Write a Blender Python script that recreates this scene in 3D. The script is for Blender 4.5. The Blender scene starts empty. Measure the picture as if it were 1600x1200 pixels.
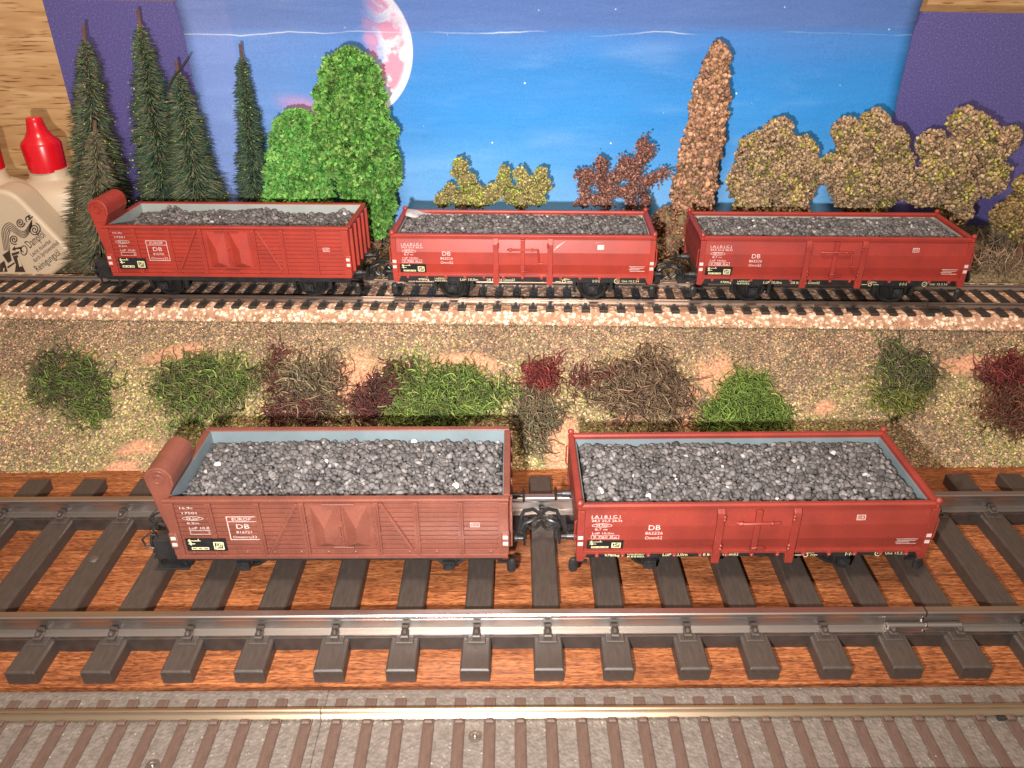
import bpy, math, random
import numpy as np
from mathutils import Vector, Matrix

random.seed(7)
RNG = np.random.default_rng(11)
SC = bpy.context.scene
COL = SC.collection
SC.unit_settings.scale_length = 0.01          # one Blender unit is one centimetre

# ------------------------------------------------------------------ camera, world, lights, exposure
FPX, CU, CV = 1223.0, 800.0, 600.0
TH = math.radians(29.1); ROLL = math.radians(0.34)
H = 16.7
CAM = Vector((0, 0, H))
_f = Vector((0, math.cos(TH), -math.sin(TH)))
_r = Vector((1, 0, 0)); _u = _r.cross(_f)
R_ = _r * math.cos(ROLL) - _u * math.sin(ROLL)
U_ = _u * math.cos(ROLL) + _r * math.sin(ROLL)
cd = bpy.data.cameras.new('camera'); cam = bpy.data.objects.new('camera', cd); COL.objects.link(cam)
m = Matrix((R_, U_, -_f)).transposed().to_4x4(); m.translation = CAM
cam.matrix_world = m
cd.sensor_width = 36; cd.lens = 36 * FPX / 1600
cd.clip_start = 0.5; cd.clip_end = 2000
cd.dof.use_dof = True; cd.dof.focus_distance = 29; cd.dof.aperture_fstop = 0.42
SC.camera = cam
w = bpy.data.worlds.new('World'); SC.world = w; w.use_nodes = True
w.node_tree.nodes['Background'].inputs[0].default_value = (1.0, 0.86, 0.74, 1)
w.node_tree.nodes['Background'].inputs[1].default_value = 0.34

def lamp(name, loc, power, size, col, target=(0, 26, 2)):
    ld = bpy.data.lights.new(name, 'AREA'); ld.shape = 'DISK'; ld.size = size; ld.energy = power; ld.color = col
    o = bpy.data.objects.new(name, ld); COL.objects.link(o); o.location = loc
    d = Vector(target) - Vector(loc); o.rotation_euler = d.to_track_quat('-Z', 'Y').to_euler()
    return o
lamp('phone_flash_light', (-2.0, -0.2, 14.4), 8300, 0.6, (1.0, 0.96, 0.93), (-1, 27, 5)).data.spread = math.radians(125)
lamp('desk_lamp_light', (-3, 0, 60), 34500, 9, (1.0, 0.81, 0.64), (0, 22, 2))
SC.view_settings.view_transform = 'Standard'; SC.view_settings.look = 'None'
SC.view_settings.exposure = 0.0; SC.view_settings.gamma = 1
SC.cycles.max_bounces = 5; SC.cycles.use_denoising = True

# ------------------------------------------------------------------ geometry of the place
YAW = 0.0425                      # rear line runs slightly towards the viewer on its right
def ray(u, v):
    return (_f + R_ * ((u - CU) / FPX) + U_ * (-(v - CV) / FPX))
def at_y(u, v, Y):
    d = ray(u, v); k = Y / d.y
    return CAM + d * k
def at_z(u, v, z):
    d = ray(u, v); k = (z - H) / d.z
    return CAM + d * k
def cm_per_px(p):
    return (p - CAM).dot(_f) / FPX
def y_top(x): return 28.62 - YAW * x
def y_rear(x): return 32.75 - YAW * x
Y_BASE = 23.25
def zf(x, y):
    yt = y_top(x); yr = y_rear(x)
    b = 0.10 * math.sin(x * .9 + y * 1.3) + 0.07 * math.sin(x * 2.1 - y * 1.9) 
    if y < Y_BASE: return 0.0
    if y < yt:
        s = (yt - y) / (yt - Y_BASE)
        return 3.58 * (1 - s) + 0.13 + b * min(1, 6 * s, 6 * (1 - s)) 
    if y < yr: return 3.74
    return min(3.80 + (y - yr) * 0.185, 5.0) + b * .3 * min(1, (y - yr))
def ground(u, v):
    d = ray(u, v); k = 15.0
    while k < 60:
        p = CAM + d * k
        if p.z < zf(p.x, p.y): return p
        k += 0.03
    return p

# ------------------------------------------------------------------ node materials
def nt(name):
    m = bpy.data.materials.new(name); m.use_nodes = True
    t = m.node_tree; return m, t, t.nodes, t.links, t.nodes['Principled BSDF']
def N(nodes, typ, **kw):
    n = nodes.new(typ)
    for k, v in kw.items():
        if k.startswith('i_'):
            key = k[2:]; key = int(key) if key.isdigit() else key.replace('_', ' ')
            n.inputs[key].default_value = v
        else: setattr(n, k, v)
    return n
def ramp(nodes, stops, interp='LINEAR'):
    r = nodes.new('ShaderNodeValToRGB'); cr = r.color_ramp; cr.interpolation = interp
    while len(cr.elements) < len(stops): cr.elements.new(0.5)
    for e, (p, c) in zip(cr.elements, stops):
        e.position = p; e.color = (*c, 1) if len(c) == 3 else c
    return r
def coords(nodes, links, scale=(1, 1, 1), loc=(0, 0, 0), rot=(0, 0, 0)):
    tc = nodes.new('ShaderNodeTexCoord'); mp = nodes.new('ShaderNodeMapping')
    mp.inputs['Scale'].default_value = scale; mp.inputs['Location'].default_value = loc; mp.inputs['Rotation'].default_value = rot
    links.new(tc.outputs['Object'], mp.inputs['Vector']); return mp.outputs['Vector']
def plain(name, c1, c2=None, scale=3.0, rough=0.5, metal=0.0, bump=0.0, bscale=40.0, rough2=None, cscale=(1, 1, 1), spec=0.5, dust=None):
    m, t, ns, ln, b = nt(name)
    v = coords(ns, ln, cscale)
    n1 = N(ns, 'ShaderNodeTexNoise', i_Scale=scale, i_Detail=5.0); ln.new(v, n1.inputs['Vector'])
    c2 = c2 or tuple(x * .8 for x in c1)
    r = ramp(ns, [(0.3, c1), (0.7, c2)]); ln.new(n1.outputs['Fac'], r.inputs['Fac'])
    out = r.outputs['Color']
    if dust:
        n3 = N(ns, 'ShaderNodeTexNoise', i_Scale=55.0, i_Detail=2.0); ln.new(v, n3.inputs['Vector'])
        r3 = ramp(ns, [(0.66, (0, 0, 0)), (0.72, (1, 1, 1))]); ln.new(n3.outputs['Fac'], r3.inputs['Fac'])
        mx = ns.new('ShaderNodeMixRGB'); mx.inputs['Color2'].default_value = (*dust, 1)
        ml = N(ns, 'ShaderNodeMath', operation='MULTIPLY'); ml.inputs[1].default_value = .55
        ln.new(r3.outputs['Color'], ml.inputs[0]); ln.new(ml.outputs[0], mx.inputs['Fac']); ln.new(out, mx.inputs['Color1']); out = mx.outputs['Color']
    ln.new(out, b.inputs['Base Color'])
    b.inputs['Metallic'].default_value = metal; b.inputs['Specular IOR Level'].default_value = spec
    if rough2 is None: rough2 = min(1, rough + .12)
    mr = N(ns, 'ShaderNodeMapRange'); mr.inputs['To Min'].default_value = rough; mr.inputs['To Max'].default_value = rough2
    ln.new(n1.outputs['Fac'], mr.inputs['Value']); ln.new(mr.outputs['Result'], b.inputs['Roughness'])
    if bump:
        n2 = N(ns, 'ShaderNodeTexNoise', i_Scale=bscale, i_Detail=3.0); ln.new(v, n2.inputs['Vector'])
        bp = N(ns, 'ShaderNodeBump', i_Strength=bump, i_Distance=0.03); ln.new(n2.outputs['Fac'], bp.inputs['Height'])
        ln.new(bp.outputs['Normal'], b.inputs['Normal'])
    return m
def vcol(name, rough=0.8, spec=0.3, var=0.35, scale=9.0, bump=0.0, trans=0.0):
    m, t, ns, ln, b = nt(name)
    a = N(ns, 'ShaderNodeAttribute', attribute_name='Col'); v = coords(ns, ln)
    n1 = N(ns, 'ShaderNodeTexNoise', i_Scale=scale, i_Detail=3.0); ln.new(v, n1.inputs['Vector'])
    r = ramp(ns, [(0.3, (1 - var,) * 3), (0.7, (1 + 0,) * 3)]); ln.new(n1.outputs['Fac'], r.inputs['Fac'])
    mx = N(ns, 'ShaderNodeMixRGB', blend_type='MULTIPLY'); mx.inputs['Fac'].default_value = 1
    ln.new(a.outputs['Color'], mx.inputs['Color1']); ln.new(r.outputs['Color'], mx.inputs['Color2'])
    ln.new(mx.outputs['Color'], b.inputs['Base Color'])
    b.inputs['Roughness'].default_value = rough; b.inputs['Specular IOR Level'].default_value = spec
    if bump:
        n2 = N(ns, 'ShaderNodeTexNoise', i_Scale=30.0, i_Detail=3.0); ln.new(v, n2.inputs['Vector'])
        bp = N(ns, 'ShaderNodeBump', i_Strength=bump, i_Distance=0.03); ln.new(n2.outputs['Fac'], bp.inputs['Height'])
        ln.new(bp.outputs['Normal'], b.inputs['Normal'])
    return m

def mahogany():
    m, t, ns, ln, b = nt('mahogany_veneer')
    v = coords(ns, ln, (0.5, 9, 1))
    n1 = N(ns, 'ShaderNodeTexNoise', i_Scale=1.5, i_Detail=8.0, i_Roughness=0.65, i_Distortion=0.4); ln.new(v, n1.inputs['Vector'])
    r = ramp(ns, [(0.28, (0.10, 0.034, 0.015)), (0.46, (0.28, 0.092, 0.034)), (0.6, (0.42, 0.155, 0.056)), (0.75, (0.58, 0.26, 0.11))]); ln.new(n1.outputs['Fac'], r.inputs['Fac'])
    v2 = coords(ns, ln, (3.2, 24, 1))
    n2 = N(ns, 'ShaderNodeTexNoise', i_Scale=1.6, i_Detail=4.0); ln.new(v2, n2.inputs['Vector'])
    r2 = ramp(ns, [(0.40, (0.20, 0.14, 0.12)), (0.54, (1, 1, 1))]); ln.new(n2.outputs['Fac'], r2.inputs['Fac'])
    mx = N(ns, 'ShaderNodeMixRGB', blend_type='MULTIPLY'); mx.inputs['Fac'].default_value = .75
    ln.new(r.outputs['Color'], mx.inputs['Color1']); ln.new(r2.outputs['Color'], mx.inputs['Color2'])
    v3 = coords(ns, ln, (0.12, 0.5, 1)); n3 = N(ns, 'ShaderNodeTexNoise', i_Scale=1.5, i_Detail=2.0); ln.new(v3, n3.inputs['Vector'])
    r3 = ramp(ns, [(0.35, (0.62, 0.55, 0.5)), (0.65, (1.1, 1.1, 1.1))]); ln.new(n3.outputs['Fac'], r3.inputs['Fac'])
    mx2 = N(ns, 'ShaderNodeMixRGB', blend_type='MULTIPLY'); mx2.inputs['Fac'].default_value = .8
    ln.new(mx.outputs['Color'], mx2.inputs['Color1']); ln.new(r3.outputs['Color'], mx2.inputs['Color2'])
    ln.new(mx2.outputs['Color'], b.inputs['Base Color'])
    b.inputs['Roughness'].default_value = .42
    bp = N(ns, 'ShaderNodeBump', i_Strength=0.25, i_Distance=0.02); ln.new(n2.outputs['Fac'], bp.inputs['Height']); ln.new(bp.outputs['Normal'], b.inputs['Normal'])
    return m
def oak():
    m, t, ns, ln, b = nt('oak_laminate')
    v = coords(ns, ln, (0.10, 1, 0.9))
    n1 = N(ns, 'ShaderNodeTexNoise', i_Scale=2.2, i_Detail=6.0, i_Distortion=1.0); ln.new(v, n1.inputs['Vector'])
    r = ramp(ns, [(0.3, (0.42, 0.225, 0.092)), (0.5, (0.53, 0.31, 0.14)), (0.7, (0.64, 0.42, 0.21))]); ln.new(n1.outputs['Fac'], r.inputs['Fac'])
    v2 = coords(ns, ln, (0.45, 1, 6.5))
    n2 = N(ns, 'ShaderNodeTexNoise', i_Scale=1.5, i_Detail=4.0, i_Distortion=.3); ln.new(v2, n2.inputs['Vector'])
    r2 = ramp(ns, [(0.57, (1, 1, 1)), (0.68, (0.38, 0.26, 0.17))]); ln.new(n2.outputs['Fac'], r2.inputs['Fac'])
    mx = N(ns, 'ShaderNodeMixRGB', blend_type='MULTIPLY'); mx.inputs['Fac'].default_value = 1
    ln.new(r.outputs['Color'], mx.inputs['Color1']); ln.new(r2.outputs['Color'], mx.inputs['Color2'])
    ln.new(mx.outputs['Color'], b.inputs['Base Color']); b.inputs['Roughness'].default_value = .5
    return m
def coalm():
    return vcol('coal_lump', rough=.68, spec=.25, var=.3, scale=6, bump=.3)
def bed_mat():
    m, t, ns, ln, b = nt('speckled_cork')
    v = coords(ns, ln)
    vo = N(ns, 'ShaderNodeTexVoronoi', i_Scale=5.2); vo.feature = 'F1'
    nz = N(ns, 'ShaderNodeTexNoise', i_Scale=9.0, i_Detail=2.0); ln.new(v, nz.inputs['Vector'])
    ad = N(ns, 'ShaderNodeMixRGB', blend_type='ADD'); ad.inputs['Fac'].default_value = .22
    ln.new(v, ad.inputs['Color1']); ln.new(nz.outputs['Color'], ad.inputs['Color2']); ln.new(ad.outputs['Color'], vo.inputs['Vector'])
    r = ramp(ns, [(0.20, (0.92, 0.78, 0.62)), (0.38, (0.74, 0.50, 0.35)), (0.54, (0.44, 0.24, 0.15))]); ln.new(vo.outputs['Distance'], r.inputs['Fac'])
    n2 = N(ns, 'ShaderNodeTexNoise', i_Scale=3.0, i_Detail=3.0); ln.new(v, n2.inputs['Vector'])
    r2 = ramp(ns, [(0.35, (0.62, 0.55, 0.5)), (0.6, (1, 1, 1))]); ln.new(n2.outputs['Fac'], r2.inputs['Fac'])
    mx = N(ns, 'ShaderNodeMixRGB', blend_type='MULTIPLY'); mx.inputs['Fac'].default_value = .8
    ln.new(r.outputs['Color'], mx.inputs['Color1']); ln.new(r2.outputs['Color'], mx.inputs['Color2'])
    ln.new(mx.outputs['Color'], b.inputs['Base Color']); b.inputs['Roughness'].default_value = .8
    bp = N(ns, 'ShaderNodeBump', i_Strength=0.7, i_Distance=0.06); bp.invert = True
    ln.new(vo.outputs['Distance'], bp.inputs['Height']); ln.new(bp.outputs['Normal'], b.inputs['Normal'])
    return m
def mat_mat():
    m, t, ns, ln, b = nt('bare_scenery_mat'); at_ = N(ns, 'ShaderNodeAttribute', attribute_name='Col')
    v = coords(ns, ln)
    n1 = N(ns, 'ShaderNodeTexNoise', i_Scale=11.0, i_Detail=5.0); ln.new(v, n1.inputs['Vector'])
    r = ramp(ns, [(0.35, (0.40, 0.19, 0.10)), (0.65, (0.72, 0.42, 0.26))]); ln.new(n1.outputs['Fac'], r.inputs['Fac'])
    vo = N(ns, 'ShaderNodeTexVoronoi', i_Scale=14.0); ln.new(v, vo.inputs['Vector'])
    mx = N(ns, 'ShaderNodeMixRGB', blend_type='MULTIPLY'); mx.inputs['Fac'].default_value = .35
    r2 = ramp(ns, [(0.2, (1, 1, 1)), (0.6, (0.45, 0.35, 0.3))]); ln.new(vo.outputs['Distance'], r2.inputs['Fac'])
    ln.new(r.outputs['Color'], mx.inputs['Color1']); ln.new(r2.outputs['Color'], mx.inputs['Color2'])
    m3 = N(ns, 'ShaderNodeMixRGB', blend_type='MULTIPLY'); m3.inputs['Fac'].default_value = 1; ln.new(mx.outputs['Color'], m3.inputs['Color1']); ln.new(at_.outputs['Color'], m3.inputs['Color2'])
    ln.new(m3.outputs['Color'], b.inputs['Base Color']); b.inputs['Roughness'].default_value = .9
    bp = N(ns, 'ShaderNodeBump', i_Strength=0.6, i_Distance=0.04); ln.new(n1.outputs['Fac'], bp.inputs['Height']); ln.new(bp.outputs['Normal'], b.inputs['Normal'])
    return m
def board_mat():
    m, t, ns, ln, b = nt('indigo_card')
    v = coords(ns, ln)
    n1 = N(ns, 'ShaderNodeTexNoise', i_Scale=14.0, i_Detail=2.0); ln.new(v, n1.inputs['Vector'])
    r = ramp(ns, [(0.3, (0.068, 0.055, 0.19)), (0.6, (0.100, 0.088, 0.27)), (0.78, (0.19, 0.18, 0.42))]); ln.new(n1.outputs['Fac'], r.inputs['Fac'])
    ln.new(r.outputs['Color'], b.inputs['Base Color']); b.inputs['Roughness'].default_value = .45
    return m
def ctrack_mat():
    m, t, ns, ln, b = nt('moulded_grey_ballast')
    v = coords(ns, ln)
    n1 = N(ns, 'ShaderNodeTexNoise', i_Scale=7.0, i_Detail=3.0); ln.new(v, n1.inputs['Vector'])
    r = ramp(ns, [(0.3, (0.100, 0.083, 0.072)), (0.7, (0.155, 0.131, 0.114))]); ln.new(n1.outputs['Fac'], r.inputs['Fac'])
    vo = N(ns, 'ShaderNodeTexVoronoi', i_Scale=12.0); ln.new(v, vo.inputs['Vector'])
    vs = N(ns, 'ShaderNodeTexVoronoi', i_Scale=5.5); ln.new(v, vs.inputs['Vector'])
    rs = ramp(ns, [(0.07, (1, 1, 1)), (0.12, (0, 0, 0))]); ln.new(vs.outputs['Distance'], rs.inputs['Fac'])
    mx = N(ns, 'ShaderNodeMixRGB'); mx.inputs['Color2'].default_value = (.42, .37, .33, 1)
    ml = N(ns, 'ShaderNodeMath', operation='MULTIPLY'); ml.inputs[1].default_value = .6
    ln.new(rs.outputs['Color'], ml.inputs[0]); ln.new(ml.outputs[0], mx.inputs['Fac']); ln.new(r.outputs['Color'], mx.inputs['Color1'])
    ln.new(mx.outputs['Color'], b.inputs['Base Color']); b.inputs['Roughness'].default_value = .38
    bp = N(ns, 'ShaderNodeBump', i_Strength=0.5, i_Distance=0.04); ln.new(vo.outputs['Distance'], bp.inputs['Height']); ln.new(bp.outputs['Normal'], b.inputs['Normal'])
    return m

def poster_mat(xl, xr, mc, mr_):
    """printed night-sky sheet: local x along the sheet, local z up; mc moon centre, mr_ radius"""
    m, t, ns, ln, b = nt('printed_sky_sheet')
    tc = ns.new('ShaderNodeTexCoord'); sep = ns.new('ShaderNodeSeparateXYZ'); ln.new(tc.outputs['Object'], sep.inputs[0])
    def M(op, a, c, d=None, clamp=False):
        n = ns.new('ShaderNodeMath'); n.operation = op; n.use_clamp = clamp
        for i, x in enumerate([a, c, d]):
            if x is None: continue
            if isinstance(x, (int, float)): n.inputs[i].default_value = x
            else: ln.new(x, n.inputs[i])
        return n.outputs[0]
    def sm(x, a, b2):
        n = ns.new('ShaderNodeMapRange'); n.interpolation_type = 'SMOOTHSTEP'
        n.inputs['From Min'].default_value = a; n.inputs['From Max'].default_value = b2; ln.new(x, n.inputs['Value']); return n.outputs['Result']
    def mix(f, a, c, bt='MIX'):
        n = ns.new('ShaderNodeMixRGB'); n.blend_type = bt
        if isinstance(f, (int, float)): n.inputs['Fac'].default_value = f
        else: ln.new(f, n.inputs['Fac'])
        for i, x in (('Color1', a), ('Color2', c)):
            if isinstance(x, tuple): n.inputs[i].default_value = (*x, 1)
            else: ln.new(x, n.inputs[i])
        return n.outputs['Color']
    X, Z = sep.outputs['X'], sep.outputs['Z']
    nv = ns.new('ShaderNodeMapping'); nv.inputs['Scale'].default_value = (.35, 1, .6); ln.new(tc.outputs['Object'], nv.inputs['Vector'])
    n1 = N(ns, 'ShaderNodeTexNoise', i_Scale=.55, i_Detail=4.0); ln.new(nv.outputs[0], n1.inputs['Vector'])
    nf = N(ns, 'ShaderNodeTexNoise', i_Scale=16.0, i_Detail=2.0); ln.new(tc.outputs['Object'], nf.inputs['Vector'])
    zz = M('ADD', Z, M('MULTIPLY', M('SUBTRACT', n1.outputs['Fac'], .5), 3.0))
    g = ramp(ns, [(0.0, (0.16, 0.40, 0.74)), (0.25, (0.075, 0.31, 0.70)), (0.55, (0.030, 0.25, 0.65)), (0.85, (0.034, 0.225, 0.60)), (1.0, (0.07, 0.20, 0.53))])
    ln.new(sm(zz, 5.0, 14.2), g.inputs['Fac'])
    col = g.outputs['Color']
    # paler, more violet paper towards the sheet's left margin
    lf = M('SUBTRACT', 1.0, sm(X, xl + 1.0, xl + 12.5))
    col = mix(M('MULTIPLY', lf, .8), col, (0.16, 0.27, 0.60))
    strip = M('SUBTRACT', 1.0, sm(X, xl + 2.1, xl + 2.3))
    col = mix(M('MULTIPLY', strip, .22), col, (0.33, 0.32, 0.66))
    # soft streaks
    sv = ns.new('ShaderNodeMapping'); sv.inputs['Scale'].default_value = (.2, 1, .9); ln.new(tc.outputs['Object'], sv.inputs['Vector'])
    n2 = N(ns, 'ShaderNodeTexNoise', i_Scale=1.1, i_Detail=3.0); ln.new(sv.outputs[0], n2.inputs['Vector'])
    col = mix(M('MULTIPLY', sm(n2.outputs['Fac'], .5, .8), .16), col, (0.36, 0.56, 0.90))
    # moon
    dx = M('SUBTRACT', X, mc[0]); dz = M('SUBTRACT', Z, mc[1])
    r = M('SQRT', M('ADD', M('MULTIPLY', dx, dx), M('MULTIPLY', dz, dz)), 0)
    inside = M('SUBTRACT', 1.0, sm(r, mr_ - .04, mr_ + .04))
    n3 = N(ns, 'ShaderNodeTexNoise', i_Scale=.9, i_Detail=5.0, i_Distortion=.5); ln.new(tc.outputs['Object'], n3.inputs['Vector'])
    fade = sm(M('ADD', dx, M('MULTIPLY', M('SUBTRACT', n3.outputs['Fac'], .5), 3.0)), mr_ * .28, mr_ * .72)
    mcol = ramp(ns, [(0.46, (0.86, 0.84, 0.90)), (0.53, (0.74, 0.30, 0.42))]); ln.new(n3.outputs['Fac'], mcol.inputs['Fac'])
    edge = sm(r, mr_ * .86, mr_ * .95)
    mc2 = mix(edge, mcol.outputs['Color'], (0.88, 0.86, 0.92))
    col = mix(M('MULTIPLY', inside, fade), col, mc2)
    rim = M('MULTIPLY', M('MULTIPLY', sm(r, mr_ * .70, mr_ * 1.02), M('SUBTRACT', 1.0, sm(r, mr_ * 1.05, mr_ * 1.40))), M('MULTIPLY', M('SUBTRACT', 1.0, sm(dx, -.3, .8)), M('SUBTRACT', 1.0, sm(dz, -2.6, -1.8))))
    col = mix(M('MULTIPLY', rim, .85), col, (0.55, 0.28, 0.50))
    # stars
    vo = N(ns, 'ShaderNodeTexVoronoi', i_Scale=1.0); vo.inputs['Randomness'].default_value = 1; ln.new(tc.outputs['Object'], vo.inputs['Vector'])
    vo.inputs['Scale'].default_value = 1.25
    sepc = ns.new('ShaderNodeSeparateColor'); ln.new(vo.outputs['Color'], sepc.inputs[0])
    st = M('MULTIPLY', M('SUBTRACT', 1.0, sm(vo.outputs['Distance'], .03, .065)), sm(X, xl + 4, xl + 12))
    col = mix(M('MULTIPLY', st, sm(sepc.outputs[0], .2, .8)), col, (0.85, 0.9, 0.95))
    # duller strip above the crease, white worn crease line
    cz = M('ADD', 13.42, M('MULTIPLY', M('SUBTRACT', n1.outputs['Fac'], .5), .9))
    up = sm(Z, 13.3, 13.75)
    col = mix(M('MULTIPLY', up, .35), col, (0.16, 0.17, 0.36))
    cr = M('SUBTRACT', 1.0, sm(M('ABSOLUTE', M('SUBTRACT', Z, cz), 0), .015, .035))
    col = mix(M('MULTIPLY', cr, M('MULTIPLY', sm(n2.outputs['Fac'], .35, .62), .55)), col, (0.75, 0.78, 0.85))
    rg = ramp(ns, [(0.3, (.8, .8, .8)), (0.7, (1.12, 1.12, 1.12))]); ln.new(nf.outputs['Fac'], rg.inputs['Fac'])
    col = mix(.6, col, rg.outputs['Color'], 'MULTIPLY')
    ln.new(col, b.inputs['Base Color']); b.inputs['Roughness'].default_value = .6; b.inputs['Specular IOR Level'].default_value = .25
    bp = N(ns, 'ShaderNodeBump', i_Strength=0.12, i_Distance=0.5); ln.new(n2.outputs['Fac'], bp.inputs['Height']); ln.new(bp.outputs['Normal'], b.inputs['Normal'])
    return m

MT = dict(
    red=plain('oxide_red_plastic', (0.335, 0.036, 0.022), (0.245, 0.026, 0.017), 1.1, rough=.34, bump=.05, dust=(.55, .25, .18)),
    brown=plain('brown_red_plastic', (0.185, 0.058, 0.038), (0.130, 0.040, 0.027), 1.1, rough=.30, bump=.06, dust=(.62, .36, .27)),
    midred=plain('brick_red_plastic', (0.235, 0.031, 0.020), (0.170, 0.022, 0.015), 1.0, rough=.38, bump=.06, dust=(.45, .22, .16)),
    darkred=plain('dull_red_plastic', (0.285, 0.026, 0.017), (0.21, 0.020, 0.014), 1.2, rough=.42, bump=.06, dust=(.45, .22, .16)),
    grey=plain('pale_grey_interior', (0.31, 0.34, 0.32), (0.25, 0.275, 0.265), 1.0, rough=.5, bump=.05),
    bluegrey=plain('blue_grey_interior', (0.17, 0.215, 0.235), (0.135, 0.17, 0.19), 1.0, rough=.4, bump=.05),
    black=plain('black_plastic', (0.012, 0.012, 0.013), (0.025, 0.024, 0.024), 3, rough=.30, bump=.15, dust=(.10, .10, .10)),
    wheel=plain('blackened_wheel', (0.02, 0.019, 0.019), (0.04, 0.038, 0.036), 3, rough=.22, metal=.5),
    white=plain('white_print', (0.66, 0.55, 0.51), (0.50, 0.34, 0.30), 7, rough=.6),
    yellow=plain('cream_print', (0.80, 0.76, 0.42), (0.7, 0.66, 0.38), 9, rough=.6),
    plate=plain('black_print', (0.008, 0.008, 0.009), (0.015, 0.015, 0.016), 9, rough=.4),
    tie=plain('dark_brown_sleeper', (0.040, 0.029, 0.024), (0.055, 0.041, 0.034), 2.5, rough=.42, bump=.14, bscale=9, cscale=(6, 1, 6), dust=(.16, .12, .10)),
    tie2=plain('black_brown_sleeper', (0.022, 0.018, 0.016), (0.04, 0.032, 0.028), 3, rough=.4, bump=.2),
    tie3=plain('mid_brown_sleeper', (0.070, 0.041, 0.031), (0.095, 0.058, 0.045), 3, rough=.45, bump=.4, bscale=12, cscale=(5, 1, 5)),
    rail=plain('nickel_rail', (0.60, 0.56, 0.53), (0.42, 0.38, 0.36), .8, rough=.24, metal=1, rough2=.42, cscale=(.4, 5, 5)),
    railback=plain('tarnished_rail', (0.50, 0.42, 0.37), (0.30, 0.22, 0.18), .7, rough=.26, metal=1, rough2=.5, cscale=(.4, 5, 5)),
    raildark=plain('weathered_rail_side', (0.085, 0.06, 0.05), (0.14, 0.10, 0.085), 2, rough=.45, metal=.6),
    railtop3=plain('brass_toned_rail', (0.66, 0.52, 0.36), (0.52, 0.38, 0.26), .9, rough=.22, metal=1, rough2=.38, cscale=(.4, 5, 5)),
    ctrack=ctrack_mat(), wood=mahogany(), oak=oak(), coal=coalm(), bed=bed_mat(), mat=mat_mat(), board=board_mat(),
    leaf=vcol('flock_leaf', rough=.7, spec=.3, var=.3), crumb=vcol('foam_crumb', rough=.85, spec=.2, var=.45, scale=14),
    strand=vcol('dyed_lichen', rough=.8, spec=.25, var=.4, scale=8), needle=vcol('bottle_brush_needle', rough=.55, spec=.4, var=.25),
    chip=vcol('scatter_flock', rough=.85, spec=.2, var=.2),
    trunk=plain('trunk_brown', (0.16, 0.075, 0.045), (0.09, 0.045, 0.03), 5, rough=.8, bump=.5),
    core=plain('olive_brown_foam', (0.24, 0.17, 0.09), (0.15, 0.12, 0.05), 5, rough=.9, bump=1.0, bscale=9),
    cream=plain('cream_bottle', (0.52, 0.41, 0.29), (0.47, 0.365, 0.255), .5, rough=.42, spec=.5),
    cap=plain('glossy_red_cap', (0.62, 0.008, 0.016), (0.55, 0.006, 0.014), 1, rough=.2),
    ink=plain('brown_black_ink', (0.03, 0.015, 0.01), (0.04, 0.02, 0.012), 3, rough=.6),
    screw=plain('steel_screw', (0.4, 0.38, 0.36), (0.25, 0.23, 0.22), 6, rough=.35, metal=1),
    film=plain('crumpled_clear_film', (0.75, 0.72, 0.72), (0.6, 0.58, 0.6), 4, rough=.15),
)

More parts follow.
